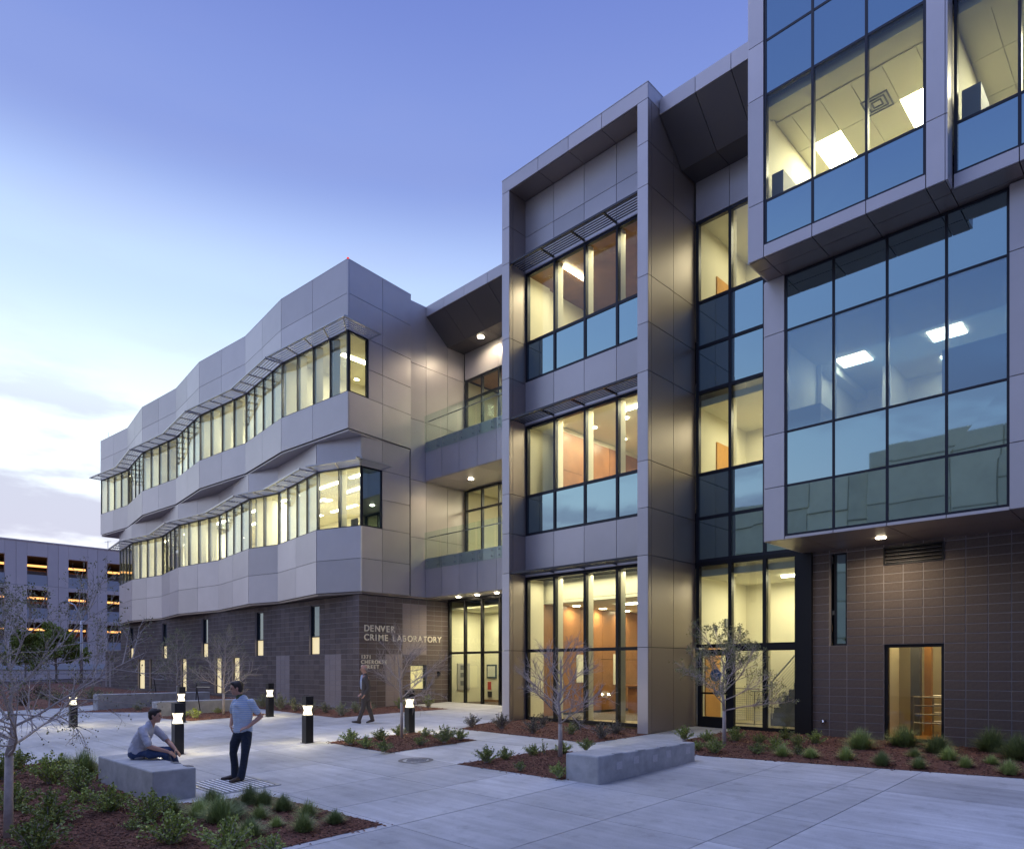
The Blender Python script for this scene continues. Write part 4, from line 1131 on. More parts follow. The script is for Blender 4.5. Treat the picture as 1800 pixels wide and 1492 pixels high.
# ================================================================== lit bollards
BOLL = [(-24.78, 5.99, 'lit black bollard farthest left, standing behind the foreground tree branches'),
        (-16.25, 5.96, 'lit black bollard between the seated man and the standing man'),
        (-23.34, 8.67, 'lit black bollard directly behind the one beside the seated man'),
        (-22.71, 11.36, 'small lit black bollard near the block wall, right of the standing man'),
        (-15.61, 8.79, 'lit black bollard alone in the open plaza left of the diamond planting bed'),
        (-15.25, 11.63, 'lit black bollard half hidden behind the bare tree in the diamond bed')]
def bollard(x, y, lab):
    t = thing('bollard_light', (x, y, G(x, y)), lab, 'bollard', 'lit bollards on the plaza')
    a = .10
    def sq(h, z, notch=0.0):                           # eight points round a square, side centres moved by notch
        return [(-h, -h, z), (0, -h, z + notch), (h, -h, z), (h, 0, z + notch), (h, h, z), (0, h, z + notch), (-h, h, z), (-h, 0, z + notch)]
    q = MB(); q.poly(sq(a, .0) + sq(a, .66, -.0) + sq(.055, .71), [tuple(range(7, -1, -1))] + [(i, (i + 1) % 8, 8 + (i + 1) % 8, 8 + i) for i in range(8)] + [(8 + i, 8 + (i + 1) % 8, 16 + (i + 1) % 8, 16 + i) for i in range(8)] + [tuple(range(16, 24))])
    q.build('post', 'black', t)
    q = MB(); q.poly(sq(.055, .885) + sq(a, .93) + sq(a, 1.14), [tuple(range(7, -1, -1))] + [(i, (i + 1) % 8, 8 + (i + 1) % 8, 8 + i) for i in range(8)] + [(8 + i, 8 + (i + 1) % 8, 16 + (i + 1) % 8, 16 + i) for i in range(8)] + [tuple(range(16, 24))])
    q.build('cap', 'black', t)
    q = MB(); q.poly(sq(.085, .685) + sq(.062, .80) + sq(.088, .915), [(i, (i + 1) % 8, 8 + (i + 1) % 8, 8 + i) for i in range(8)] + [(8 + i, 8 + (i + 1) % 8, 16 + (i + 1) % 8, 16 + i) for i in range(8)])
    q.build('lens', 'bollens', t)
    q = MB()
    for sx_, sy_ in ((-1, -1), (1, -1), (1, 1), (-1, 1)): q.tube([(sx_ * .094, sy_ * .094, .655), (sx_ * .094, sy_ * .094, .94)], .005, 5)
    q.build('corner_rods', 'black', t)
    q = MB(); q.box(-.13, .13, -.13, .13, -.01, .008); q.build('base_plate', 'black', t)
    for dx, dy in ((.17, 0), (-.17, 0), (0, .17), (0, -.17)):
        l = bpy.data.lights.new('bollard_lamp', 'SPOT'); l.energy = 13; l.color = (1, .86, .50); l.shadow_soft_size = .04; l.spot_size = R(150); l.spot_blend = .5
        o = bpy.data.objects.new('bollard_lamp', l); C.objects.link(o); o.parent = t; o.location = (dx, dy, .80)
        o.rotation_euler = Vector((-dx, -dy, .17 * .5)).to_track_quat('Z', 'Y').to_euler()
for b in BOLL: bollard(*b)

# ================================================================== planting beds
rng = random.Random(11)
def inside(p, poly):
    x, y = p; c = False; n = len(poly)
    for i in range(n):
        x0, y0 = poly[i]; x1, y1 = poly[(i + 1) % n]
        if (y0 > y) != (y1 > y) and x < (x1 - x0) * (y - y0) / (y1 - y0) + x0: c = not c
    return c
def edge_dist(p, poly):
    d = 9.0; n = len(poly); P = Vector(p)
    for i in range(n):
        a = Vector(poly[i]); b = Vector(poly[(i + 1) % n]); ab = b - a
        t = max(0, min(1, (P - a).dot(ab) / max(ab.length_squared, 1e-9))); d = min(d, (a + ab * t - P).length)
    return d
from mathutils import noise
def bed_z(x, y, poly):
    d = min(edge_dist((x, y), poly), .6)
    return G(x, y) + .006 + .045 * (d / .6) + .022 * noise.noise(Vector((x * 2.3, y * 2.3, 0))) * min(1, d * 4) + .012 * noise.noise(Vector((x * 9, y * 9, 3))) * min(1, d * 5)
BEDS = {}
def bed(key, poly, step, nchips, label):
    BEDS[key] = poly
    bm = bmesh.new()
    x0 = min(p[0] for p in poly) - .12; x1 = max(p[0] for p in poly) + .12; y0 = min(p[1] for p in poly) - .12; y1 = max(p[1] for p in poly) + .12
    vs = [bm.verts.new((x, y, 0)) for x, y in poly]; bm.faces.new(vs)
    x = x0 + step
    while x < x1:
        bmesh.ops.bisect_plane(bm, geom=bm.verts[:] + bm.edges[:] + bm.faces[:], plane_co=(x, 0, 0), plane_no=(1, 0, 0)); x += step
    y = y0 + step
    while y < y1:
        bmesh.ops.bisect_plane(bm, geom=bm.verts[:] + bm.edges[:] + bm.faces[:], plane_co=(0, y, 0), plane_no=(0, 1, 0)); y += step
    for v in bm.verts: v.co.z = bed_z(v.co.x, v.co.y, poly)
    me = bpy.data.meshes.new('mulch_bed'); bm.to_mesh(me); bm.free(); me.materials.append(M['mulch'])
    for p in me.polygons: p.use_smooth = True
    o = bpy.data.objects.new('mulch_bed', me); C.objects.link(o); tag(o, label, None, None, 'structure')
    ch = MB(); cp = MB(); n = 0
    while n < nchips:
        x = rng.uniform(x0, x1); y = rng.uniform(y0, y1)
        inn = inside((x, y), poly)
        if not inn and (rng.random() > .10 or edge_dist((x, y), poly) > .16 * rng.random()): continue
        n += 1
        z = bed_z(x, y, poly) if inn else G(x, y) - .002 + rng.uniform(.004, .022); a = rng.uniform(0, math.pi); l = rng.uniform(.012, .04); w = rng.uniform(.004, .011); ti = rng.uniform(-.5, .5) * l; t2 = rng.uniform(-.6, .6) * w
        ux, uy = math.cos(a), math.sin(a)
        q = cp if rng.random() < .035 else ch
        q.poly([(x - ux * l - uy * w, y - uy * l + ux * w, z - ti - t2), (x - ux * l + uy * w, y - uy * l - ux * w, z - ti + t2), (x + ux * l + uy * w, y + uy * l - ux * w, z + ti + t2), (x + ux * l - uy * w, y + uy * l + ux * w, z + ti - t2), (x, y, z + .012)], [(0, 1, 4), (1, 2, 4), (2, 3, 4), (3, 0, 4)])
    for q, m_ in ((ch, 'chip'), (cp, 'chip_pale')):
        c = q.build('bark_chips', m_, o); c['kind'] = 'stuff'
bed('A', [(-17.2, .5), (-7.60, .5), (-7.60, 5.36), (-10.68, 5.2), (-10.75, 4.45), (-11.2, 3.76), (-14.02, 3.76), (-14.05, 4.36), (-17.2, 4.3)], .12, 26000, 'red brown mulch bed round the left bench in the foreground')
bed('B', [(-15.25, 9.12), (-12.65, 9.12), (-12.65, 11.7), (-15.05, 11.7)], .14, 4500, 'square mulch bed with a bare tree in the middle of the plaza')
bed('C', [(-10.37, 9.08), (-7.78, 9.2), (-7.78, 11.75), (-10.2, 11.7)], .14, 5000, 'square mulch bed left of the long bench')
bed('D', [(-14.75, 13.0), (-10.15, 13.02), (-10.0, 15.15), (-15.3, 15.15), (-15.2, 14.2)], .15, 4500, 'mulch bed at the foot of the glazed tower')
bed('D2', [(-15.0, 15.2), (-10.4, 15.2), (-10.4, 15.92), (-15.0, 15.92)], .2, 800, 'strip of mulch under the tower glass')
bed('E', [(-7.3, 12.98), (1.5, 14.95), (1.5, 17.55), (-8.75, 17.5), (-8.75, 15.0), (-8.4, 13.6)], .13, 16000, 'long mulch bed under the block wall on the right')
bed('F', [(-42, 12.7), (-20.4, 12.52), (-20.2, 14.8), (-19.75, 16.9), (-22.5, 17.0), (-22.55, 14.72), (-42, 14.72)], .3, 5000, 'mulch bed along the foot of the block wing')
bed('G', [(-25.9, 8.6), (-23.45, 9.0), (-23.4, 11.7), (-25.85, 11.7)], .2, 1200, 'mulch bed with a bare tree before the low wall')
bed('H', [(-30.8, 7.4), (-28.3, 9.1), (-28.4, 11.7), (-30.85, 12)], .25, 800, 'mulch bed between the two low walls')
bed('I', [(-60, -2), (-34.5, 0), (-33.5, 7.5), (-36, 13.5), (-60, 14)], .8, 3000, 'reddish planted ground beyond the plaza at far left')

# ------------------------------------------------------------------ plants
def leaf_card(mb, p, d, up, L, Wd):
    """one folded leaf: four points with a raised midrib"""
    s = d.cross(up)
    s = s.normalized() if s.length > 1e-4 else Vector((1, 0, 0))
    nrm = s.cross(d).normalized()
    a = p; b = p + d * L * .5 + s * Wd + nrm * Wd * .3; c = p + d * L; e = p + d * L * .5 - s * Wd + nrm * Wd * .3; m_ = p + d * L * .5
    mb.poly([a, b, c, e, m_], [(0, 1, 4), (1, 2, 4), (2, 3, 4), (3, 0, 4)])
def rv(r):
    while True:
        v = Vector((r.uniform(-1, 1), r.uniform(-1, 1), r.uniform(-1, 1)))
        if .05 < v.length < 1: return v.normalized()
def make_shrub(seed, n_stem, leaves, w, h, L, Wd, leafm):
    r = random.Random(seed); st = MB(); lf = MB()
    for i in range(n_stem):
        az = r.uniform(0, 6.283); lean = r.uniform(.05, 1.0); hh = h * r.uniform(.55, 1.05) * (1.05 - .45 * lean); rad = w * .5 * lean * r.uniform(.8, 1.15)
        p0 = Vector((r.uniform(-.04, .04), r.uniform(-.04, .04), 0)); p2 = Vector((math.cos(az) * rad, math.sin(az) * rad, hh)); p1 = (p0 + p2) / 2 + Vector((0, 0, hh * .14))
        st.tube([p0, p1, p2], [.005, .004, .002], 4, cap=False)
        for k in range(leaves):
            t = (k + r.random()) / leaves; t = .12 + .9 * t
            p = p0.lerp(p1, min(1, 2 * t)) if t < .5 else p1.lerp(p2, min(1.08, 2 * t - 1))
            d = (rv(r) + (p2 - p0).normalized() * .5 + Vector((0, 0, .2))).normalized()
            leaf_card(lf, p + rv(r) * .03 * r.random(), d, rv(r), L * r.uniform(.6, 1.2), Wd * r.uniform(.7, 1.2))
    return st, lf, leafm
def make_tuft(seed, n, w, h, leafm):
    r = random.Random(seed); lf = MB()
    for i in range(n):
        az = r.uniform(0, 6.283); o_ = r.uniform(.0, 1) ** .6; out = o_ * w * .5; hh = h * r.uniform(.45, 1.1) * (1.1 - .75 * o_ * o_); bw_ = .0026
        b = Vector((r.uniform(-1, 1) * w * .14, r.uniform(-1, 1) * w * .14, 0)); tip = Vector((math.cos(az) * out, math.sin(az) * out, hh)) ; mid = b.lerp(tip, .55) + Vector((0, 0, hh * .16)) ; mid.x = b.x + (tip.x - b.x) * .5; mid.y = b.y + (tip.y - b.y) * .5
        s = Vector((-math.sin(az), math.cos(az), 0)) * bw_
        lf.poly([b - s, b + s, mid + s * .9, mid - s * .9, tip], [(0, 1, 2, 3), (3, 2, 4)])
    return None, lf, leafm
KINDS = {'leafy': [make_shrub(100 + i, 40, 32, .66, .36, .036, .014, 'leaf') for i in range(3)],
         'small': [make_shrub(120 + i, 22, 22, .44, .25, .032, .013, 'leaf') for i in range(2)],
         'tall': [make_shrub(130, 5, 26, .22, .5, .032, .012, 'leaf')],
         'grey': [make_shrub(140 + i, 34, 26, .7, .44, .042, .010, 'leaf_grey') for i in range(2)],
         'brown': [make_shrub(150 + i, 40, 28, .66, .44, .032, .012, 'leaf_brown') for i in range(2)],
         'round': [make_shrub(160, 34, 26, .5, .36, .028, .01, 'leaf')],
         'tuft': [make_tuft(170 + i, 1100, .80, .36, 'grass') for i in range(2)],
         'light': [make_tuft(180 + i, 600, .62, .29, 'grass_light') for i in range(2)]}
PROTO = {}
DESC = {'leafy': 'bushy green shrub', 'small': 'small green shrub', 'tall': 'thin upright shoot', 'grey': 'grey green shrub', 'brown': 'bronze green shrub', 'round': 'round green shrub', 'tuft': 'dark grass clump', 'light': 'pale grass tuft'}
ORD = ['first', 'second', 'third', 'fourth', 'fifth', 'sixth', 'seventh', 'eighth', 'ninth', 'tenth', 'eleventh', 'twelfth', 'thirteenth', 'fourteenth', 'fifteenth', 'sixteenth', 'seventeenth', 'eighteenth', 'nineteenth', 'twentieth']
WHERE = {'A': 'in the foreground mulch bed', 'B': 'in the bed of the middle tree', 'C': 'in the bed left of the long bench', 'D': 'at the foot of the glazed tower', 'E': 'in the long bed under the right block wall', 'F': 'along the foot of the left block wing', 'G': 'in the bed before the low wall', 'I': 'in the planted ground beyond the plaza'}
PL = {'A': [('leafy', 30, 1352, 44), ('leafy', 92, 1378, 60), ('leafy', 140, 1392, 52), ('leafy', 22, 1425, 60), ('leafy', 88, 1450, 76), ('leafy', 62, 1500, 86), ('leafy', 192, 1428, 60), ('small', 150, 1412, 44), ('leafy', 262, 1446, 64), ('leafy', 303, 1484, 78), ('leafy', 402, 1505, 84), ('small', 480, 1500, 52), ('leafy', 4, 1372, 50), ('small', 235, 1460, 30),
            ('tuft', 148, 1362, 50), ('light', 112, 1352, 36), ('tuft', 388, 1446, 56), ('light', 350, 1436, 40), ('tuft', 439, 1413, 40), ('tuft', 464, 1416, 36), ('tuft', 498, 1425, 36), ('light', 456, 1440, 32), ('light', 541, 1436, 36), ('tuft', 412, 1434, 38), ('light', 486, 1454, 24), ('light', 534, 1460, 40), ('tuft', 589, 1446, 32), ('tuft', 439, 1470, 46), ('tuft', 372, 1418, 40), ('light', 300, 1432, 40)],
      'B': [('leafy', 616, 1308, 34), ('leafy', 643, 1313, 28), ('leafy', 669, 1302, 28), ('leafy', 674, 1321, 30), ('leafy', 701, 1293, 26), ('small', 747, 1295, 22), ('small', 740, 1309, 24), ('leafy', 781, 1305, 38), ('leafy', 809, 1300, 28)],
      'C': [('leafy', 855, 1340, 38), ('leafy', 888, 1335, 30), ('small', 915, 1354, 22), ('leafy', 937, 1328, 30), ('tall', 956, 1326, 12), ('leafy', 990, 1324, 32), ('leafy', 982, 1366, 34), ('leafy', 1030, 1318, 30)],
      'D': [('brown', 829, 1277, 28), ('brown', 882, 1281, 32), ('brown', 937, 1288, 34), ('brown', 954, 1277, 26), ('round', 1004, 1292, 28), ('brown', 1016, 1283, 28), ('brown', 1056, 1297, 32), ('brown', 1082, 1289, 30)],
      'E': [('leafy', 1203, 1300, 30), ('leafy', 1244, 1303, 26), ('leafy', 1292, 1303, 34), ('leafy', 1256, 1323, 40), ('leafy', 1335, 1306, 26), ('leafy', 1382, 1300, 28), ('leafy', 1402, 1311, 26), ('leafy', 1434, 1308, 32), ('leafy', 1363, 1320, 34), ('leafy', 1330, 1325, 30), ('small', 1226, 1318, 24), ('small', 1404, 1327, 24),
            ('tuft', 1512, 1323, 44), ('tuft', 1588, 1318, 50), ('tuft', 1648, 1330, 46), ('tuft', 1742, 1328, 50), ('tuft', 1788, 1343, 52), ('light', 1375, 1335, 26), ('light', 1425, 1338, 26), ('light', 1487, 1342, 28), ('tuft', 1550, 1350, 28), ('light', 1607, 1338, 24), ('light', 1615, 1355, 26), ('light', 1667, 1343, 30), ('light', 1697, 1355, 24), ('light', 1743, 1350, 24), ('light', 1774, 1366, 32)],
      'F': [('grey', 462, 1243, 30), ('grey', 492, 1246, 28), ('grey', 518, 1249, 26), ('grey', 545, 1253, 28), ('grey', 572, 1253, 24), ('grey', 600, 1257, 24), ('grey', 626, 1253, 24), ('round', 703, 1246, 22), ('round', 753, 1243, 24), ('grey', 650, 1250, 18)],
      'G': [('small', 343, 1262, 22), ('small', 383, 1254, 16), ('small', 326, 1259, 14)],
      'I': [('grey', 243, 1248, 20), ('grey', 98, 1238, 30), ('grey', 162, 1233, 30), ('brown', 40, 1240, 40), ('grey', 190, 1233, 22), ('brown', 70, 1228, 30)]}
for key, lst in PL.items():
    lst = sorted(lst, key=lambda q: q[1]); cnt = {}
    tot = {}
    for k in lst: tot[k[0]] = tot.get(k[0], 0) + 1
    for kind, px, py, wpx in lst:
        if key == 'I' and kind == 'grey' and px == 243: pass
        if key == 'E' and kind in ('tuft', 'light'): py -= 6
        x, y, s = gp(px, py, .03)
        wm = wpx * s / 1232.
        i = cnt.get(kind, 0); cnt[kind] = i + 1
        vi = i % len(KINDS[kind]); K = (kind, vi)
        if K not in PROTO:
            st, lf, lm = KINDS[kind][vi]
            PROTO[K] = (st.mesh('stems', 'bark') if st else None, lf.mesh('blades' if not st else 'foliage', lm))
        base_w = {'leafy': .62, 'small': .40, 'tall': .22, 'grey': .6, 'brown': .62, 'round': .5, 'tuft': .55, 'light': .42}[kind]
        sc_ = min(max((1.55 if key == 'A' and kind == 'leafy' else 1.35) * wm / base_w, .4), 1.9)
        nth = 'leftmost' if i == 0 else 'rightmost' if i == tot[kind] - 1 else ORD[i] + ' from left'
        lab = (f'{DESC[kind]} {WHERE[key]}' if tot[kind] == 1 else f'{nth} {DESC[kind]} {WHERE[key]}')
        nm = 'grass_clump' if kind in ('tuft', 'light') else 'shrub'
        t = thing(nm, (x, y, G(x, y) + .03), lab, 'grass' if nm == 'grass_clump' else 'shrub', f'plants {WHERE[key]}', rz=rng.uniform(0, 6.28))
        t.scale = (sc_, sc_, sc_ * rng.uniform(.85, 1.08))
        for nme, me in zip(('stems', 'foliage' if nm == 'shrub' else 'blades'), PROTO[K]):
            if me: o = bpy.data.objects.new(nme, me); C.objects.link(o); o.parent = t

# ------------------------------------------------------------------ young trees
def tree(x, y, fork, hgt, width, seed, label, nmain, leafn, leafL, lm='treeleaf', r0=.045, twig=3, updir=.5, name='young_tree', zoff=0, low=1.0, cat='tree', group='young trees on the plaza'):
    r = random.Random(seed)
    t = thing(name, (x, y, G(x, y) + zoff), label, cat, group)
    tk = MB(); br_ = MB(); lf = MB()
    top = Vector((r.uniform(-.08, .08), r.uniform(-.08, .08), hgt * .93))
    tk.tube([(0, 0, -.05), (.006, 0, fork * .5), (0, .006, fork)], [r0 * 1.15, r0, r0 * .92], 9)
    pts = [Vector((0, 0, fork))]
    for k in range(1, 7): pts.append(Vector((0, 0, fork)).lerp(top, k / 6) + Vector((r.uniform(-.04, .04), r.uniform(-.04, .04), 0)))
    tk.tube(pts, [r0 * .9 * (1 - .86 * k / 6) for k in range(7)], 7)
    def leaves(p, d, n, spread=.05):
        for _ in range(n):
            q_ = p + rv(r) * spread * r.random()
            leaf_card(lf, q_, (rv(r) + d * .4).normalized(), rv(r), leafL * r.uniform(.6, 1.2), leafL * .33)
    def branch(p, d, L, rad, lev):
        n = 5; P = [p.copy()]; dd = d.copy(); rad = max(rad, .0029)
        for k in range(n):
            dd = (dd + rv(r) * .13 + Vector((0, 0, .05 * updir))).normalized()
            P.append(P[-1] + dd * L / n)
        br_.tube(P, [rad * (1 - .72 * k / n) for k in range(n + 1)], 5 if lev < 2 else 4, cap=False)
        if lev >= twig:
            if leafn: leaves(P[-1], dd, leafn); leaves(P[3], dd, max(1, leafn // 2))
            return
        if lev == twig - 1 and leafn: leaves(P[-1], dd, max(1, leafn // 2))
        m_ = (9, 6, 3)[min(lev, 2)]
        for i in range(m_):
            tt = .25 + .72 * (i + r.random() * .7) / m_
            q_ = P[int(tt * n)].lerp(P[min(n, int(tt * n) + 1)], tt * n - int(tt * n))
            side = rv(r); nd = (dd * .85 + side * .75 + Vector((0, 0, .12))).normalized()
            branch(q_, nd, L * (.42 + .2 * r.random()) * (1.1 - .5 * tt), rad * .53, lev + 1)
    for i in range(nmain):
        f_ = i / max(nmain - 1, 1)
        z = fork + (hgt - fork) * .78 * f_ ** 1.1
        az = i * 2.39996 + r.uniform(-.3, .3)
        el = lerp(.34, .92, f_) + r.uniform(-.08, .08)
        L = (width * .5) / math.cos(el * .8) * lerp(1.0 * low, .42, f_) * r.uniform(.85, 1.1)
        branch(Vector((0, 0, z)), Vector((math.cos(az) * math.cos(el), math.sin(az) * math.cos(el), math.sin(el))), L, r0 * lerp(.42, .2, f_), 0)
    tk.build('trunk', 'bark', t, smooth=True)
    cr_ = br_.build('branches', 'bark', t, smooth=True)
    if lf.v:
        o = bpy.data.objects.new('leaves', lf.mesh('leaves', lm)); C.objects.link(o); o.parent = cr_; o['kind'] = 'stuff'
    return t
tree(-10.44, 1.83, 1.05, 2.45, 3.9, 5, 'big foreground tree at the left edge with pale trunk and spreading sparse branches', 10, 2, .030, twig=3, r0=.05, low=1.0)
tree(-24.49, 10.53, .78, 2.75, 2.5, 6, 'bare twiggy tree in the bed before the low wall behind the standing man', 15, 2, .03, twig=2)
tree(-14.23, 10.6, .95, 2.5, 2.6, 7, 'bare young tree in the middle bed in front of the lit bollard', 11, 0, .03, twig=2, r0=.04)
tree(-9.22, 10.82, .72, 2.25, 2.5, 8, 'bare young tree in the bed just left of the long bench', 15, 0, .03, twig=2, r0=.045)
tree(-7.52, 14.43, .80, 2.4, 2.7, 9, 'small leafy young tree in front of the emblem door', 15, 6, .034, twig=2, r0=.042)
tree(-29.5, 10.8, .9, 2.9, 2.3, 10, 'hazy fine leaved tree between the two low walls before the lit slots', 14, 3, .04, lm='leaf_grey', twig=2, r0=.04)
tree(-63.5, 14.2, 1.0, 4.0, 4.2, 12, 'dark leafy street tree beside the street lamp in front of the garage', 16, 16, .16, lm='leaf', twig=2, r0=.09, group='street trees')
tree(-60.5, 11.6, 1.0, 3.4, 3.2, 13, 'dark leafy street tree at the far left edge behind the foreground branches', 14, 14, .15, lm='leaf', twig=2, r0=.08, group='street trees')

# ------------------------------------------------------------------ street lamp, leaning markers, far railing
sl = thing('street_lamp', (-58.88, 14.76, G(-58.88, 14.76)), 'tall pale street lamp with curved arm before the garage', 'street lamp')
q = MB(); q.tube([(0, 0, 0), (0, 0, 4.6)], [.11, .08], 10); q.build('pole', 'shade', sl, smooth=True)
q = MB(); q.tube([(0, 0, 4.4), (-.10, -.12, 5.1), (-.35, -.35, 5.75), (-.75, -.75, 6.0)], [.07, .06, .05, .05], 8)
q.tube([(0, 0, 4.2), (-.25, -.25, 3.6), (-.5, -.5, 3.0)], .035, 6); q.build('arm', 'shade', sl, smooth=True)
q = MB(); q.box(-1.25, -.65, -1.0, -.7, 5.93, 6.06); q.build('lamp_head', 'galv', sl, bevel=.04)
for k, (px, py, dx, h_, lab) in enumerate(((277, 1236, -.15, 1.05, 'thin dark leaning stake with a grey crossbar by the far low wall'), (344, 1240, .05, .95, 'thin dark stake with a grey crossbar between the low walls'), (353, 1256, -.15, .98, 'thin dark leaning stake with a crossbar left of the bare tree'))):
    x, y, s = gp(px, py)
    t = thing('marker_stake', (x, y, G(x, y)), lab, 'stake', 'stakes by the low walls')
    q = MB(); q.tube([(0, 0, 0), (dx * .7, dx * .7, h_)], .02, 6); q.build('post', 'black', t)
    q = MB(); q.box(-.0, .55, -.0, .5, h_, h_ + .03); 
    q = MB(); q.poly([(dx * .7, dx * .7, h_), (dx * .7 + .33, dx * .7 + .32, h_), (dx * .7 + .30, dx * .7 + .36, h_), (dx * .7 - .03, dx * .7 + .04, h_)] + [(dx * .7, dx * .7, h_ + .03), (dx * .7 + .33, dx * .7 + .32, h_ + .03), (dx * .7 + .30, dx * .7 + .36, h_ + .03), (dx * .7 - .03, dx * .7 + .04, h_ + .03)], BOXF); q.build('crossbar', 'galv', t)
rl = thing('street_railing', (-55, 8, G(-55, 8)), 'thin grey railing along the street at far left', 'railing')
q = MB()
for k in range(12): q.tube([(0, -9 + k * 1.6, -.1), (0, -9 + k * 1.6, 1.0)], .025, 5)
for z in (.5, 1.0): q.tube([(0, -9, z), (0, 8.6, z)], .025, 5)
q.build('rails', 'galv', rl)
# things on the sills and benches of the lit laboratory
for (x, y, w, d, h, kind, lab) in (
        (-23.3, 15.1, .45, .25, .34, 'monitor', 'dark monitor inside the lower corner window nearest the wing corner'),
        (-25.6, 15.1, .40, .3, .30, 'box', 'grey instrument box on the bench behind the second lower facet'),
        (-27.4, 15.2, .5, .25, .36, 'monitor', 'dark monitor in the middle of the lower wing windows'),
        (-33.2, 15.2, .6, .3, .32, 'box', 'low grey equipment box seen through the lower wing glass, mid way'),
        (-36.6, 15.2, .5, .25, .38, 'monitor', 'dark monitor near the far end of the lower wing windows'),
        (-41.0, 15.3, .5, .3, .3, 'box', 'small grey box at the far left lower wing windows')):
    z = 7.0
    t = thing('computer_monitor' if kind == 'monitor' else 'equipment_box', (x, y, z), lab, kind, world_parts=True)
    if kind == 'monitor':
        q = MB(); q.box(x - w / 2, x + w / 2, y, y + .04, z + .12, z + .12 + h); q.build('screen', 'black', t)
        q = MB(); q.box(x - .03, x + .03, y + .04, y + .08, z - .02, z + .3); q.box(x - .12, x + .12, y - .05, y + .14, z - .02, z); q.build('stand', 'black', t)
    else:
        q = MB(); q.box(x - w / 2, x + w / 2, y, y + d, z, z + h); q.build('casing', 'cabinet', t)
        q = MB(); q.box(x - w / 2 + .04, x + w / 2 - .04, y - .01, y, z + .05, z + h * .6); q.build('panel', 'shade', t)
# two framed notices, a panel and an alarm on the entrance wall
for (x0, x1, z0, z1, lab) in ((-22.35, -21.75, 1.25, 1.85, 'navy framed notice on the entrance hall wall, the left one'), (-21.5, -20.55, 1.2, 1.9, 'wide framed notice on the entrance hall wall, the right one')):
    t = thing('framed_notice', ((x0 + x1) / 2, 21.27, z0), lab, 'picture', world_parts=True)
    q = MB(); q.box(x0, x1, 21.26, 21.298, z0, z1); q.build('frame', 'picframe', t)
    q = MB(); q.box(x0 + .07, x1 - .07, 21.25, 21.26, z0 + .07, z1 - .07); q.build('sheet', 'screen', t)
t = thing('alarm_panel', (-22.62, 20.2, .8), 'pale wall panel with small screens inside the entrance', 'panel', world_parts=True)
q = MB(); q.box(-22.66, -22.60, 19.8, 20.5, .75, 1.9); q.build('casing', 'shade', t)
for z in (.95, 1.3, 1.62):
    q = MB(); q.box(-22.60, -22.59, 19.95, 20.3, z, z + .2); q.build('screen', 'cabinet', t)
t = thing('extinguisher_sign', (-22.2, 21.28, .6), 'small red and black safety sign under the framed notices', 'sign', world_parts=True)
q = MB(); q.box(-22.3, -22.1, 21.27, 21.298, .75, 1.1); q.build('plate', 'red', t); q = MB(); q.box(-22.3, -22.05, 21.27, 21.298, .42, .68); q.build('lower_plate', 'black', t)
# ================================================================== people
def loft(mb, pts, rad, side=(1, 0, 0), k=16, caps=True):
    pts = [Vector(p) for p in pts]; rad = [(q, q) if isinstance(q, (int, float)) else q for q in rad]; side = Vector(side)
    if caps:
        t0 = (pts[0] - pts[1]).normalized(); t1 = (pts[-1] - pts[-2]).normalized(); r0, r1 = rad[0], rad[-1]; m0, m1 = min(r0), min(r1)
        P0, P1 = pts[0], pts[-1]
        pts = [P0 + t0 * m0 * .9, P0 + t0 * m0 * .6] + pts + [P1 + t1 * m1 * .6, P1 + t1 * m1 * .9]
        rad = [(r0[0] * .45, r0[1] * .45), (r0[0] * .8, r0[1] * .8)] + rad + [(r1[0] * .8, r1[1] * .8), (r1[0] * .45, r1[1] * .45)]
    b = len(mb.v); n = len(pts)
    for i, p in enumerate(pts):
        t = (pts[min(i + 1, n - 1)] - pts[max(i - 1, 0)]).normalized()
        a = side - t * side.dot(t)
        if a.length < .05: a = Vector((0, 1, 0)) - t * t.y
        a.normalize(); c = t.cross(a)
        for j in range(k):
            th = 2 * math.pi * j / k
            mb.v.append(tuple(p + a * math.cos(th) * rad[i][0] + c * math.sin(th) * rad[i][1]))
    for i in range(n - 1):
        for j in range(k):
            j2 = (j + 1) % k
            mb.f.append((b + i * k + j, b + i * k + j2, b + (i + 1) * k + j2, b + (i + 1) * k + j))
    mb.f.append(tuple(b + j for j in range(k - 1, -1, -1))); mb.f.append(tuple(b + (n - 1) * k + j for j in range(k)))
def ball(mb, c, r, rot=None, k=14):
    if isinstance(r, (int, float)): r = (r, r, r)
    c = Vector(c); b = len(mb.v); m = 9
    rot = rot or Matrix.Identity(3)
    mb.v.append(tuple(c + rot @ Vector((0, 0, r[2]))))
    for i in range(1, m):
        ph = math.pi * i / m
        for j in range(k):
            th = 2 * math.pi * j / k
            mb.v.append(tuple(c + rot @ Vector((r[0] * math.sin(ph) * math.cos(th), r[1] * math.sin(ph) * math.sin(th), r[2] * math.cos(ph)))))
    mb.v.append(tuple(c - rot @ Vector((0, 0, r[2])))); e = len(mb.v) - 1
    for j in range(k):
        j2 = (j + 1) % k
        mb.f.append((b, b + 1 + j, b + 1 + j2)); mb.f.append((e, b + 1 + (m - 2) * k + j2, b + 1 + (m - 2) * k + j))
        for i in range(m - 2):
            mb.f.append((b + 1 + i * k + j, b + 1 + (i + 1) * k + j, b + 1 + (i + 1) * k + j2, b + 1 + i * k + j2))
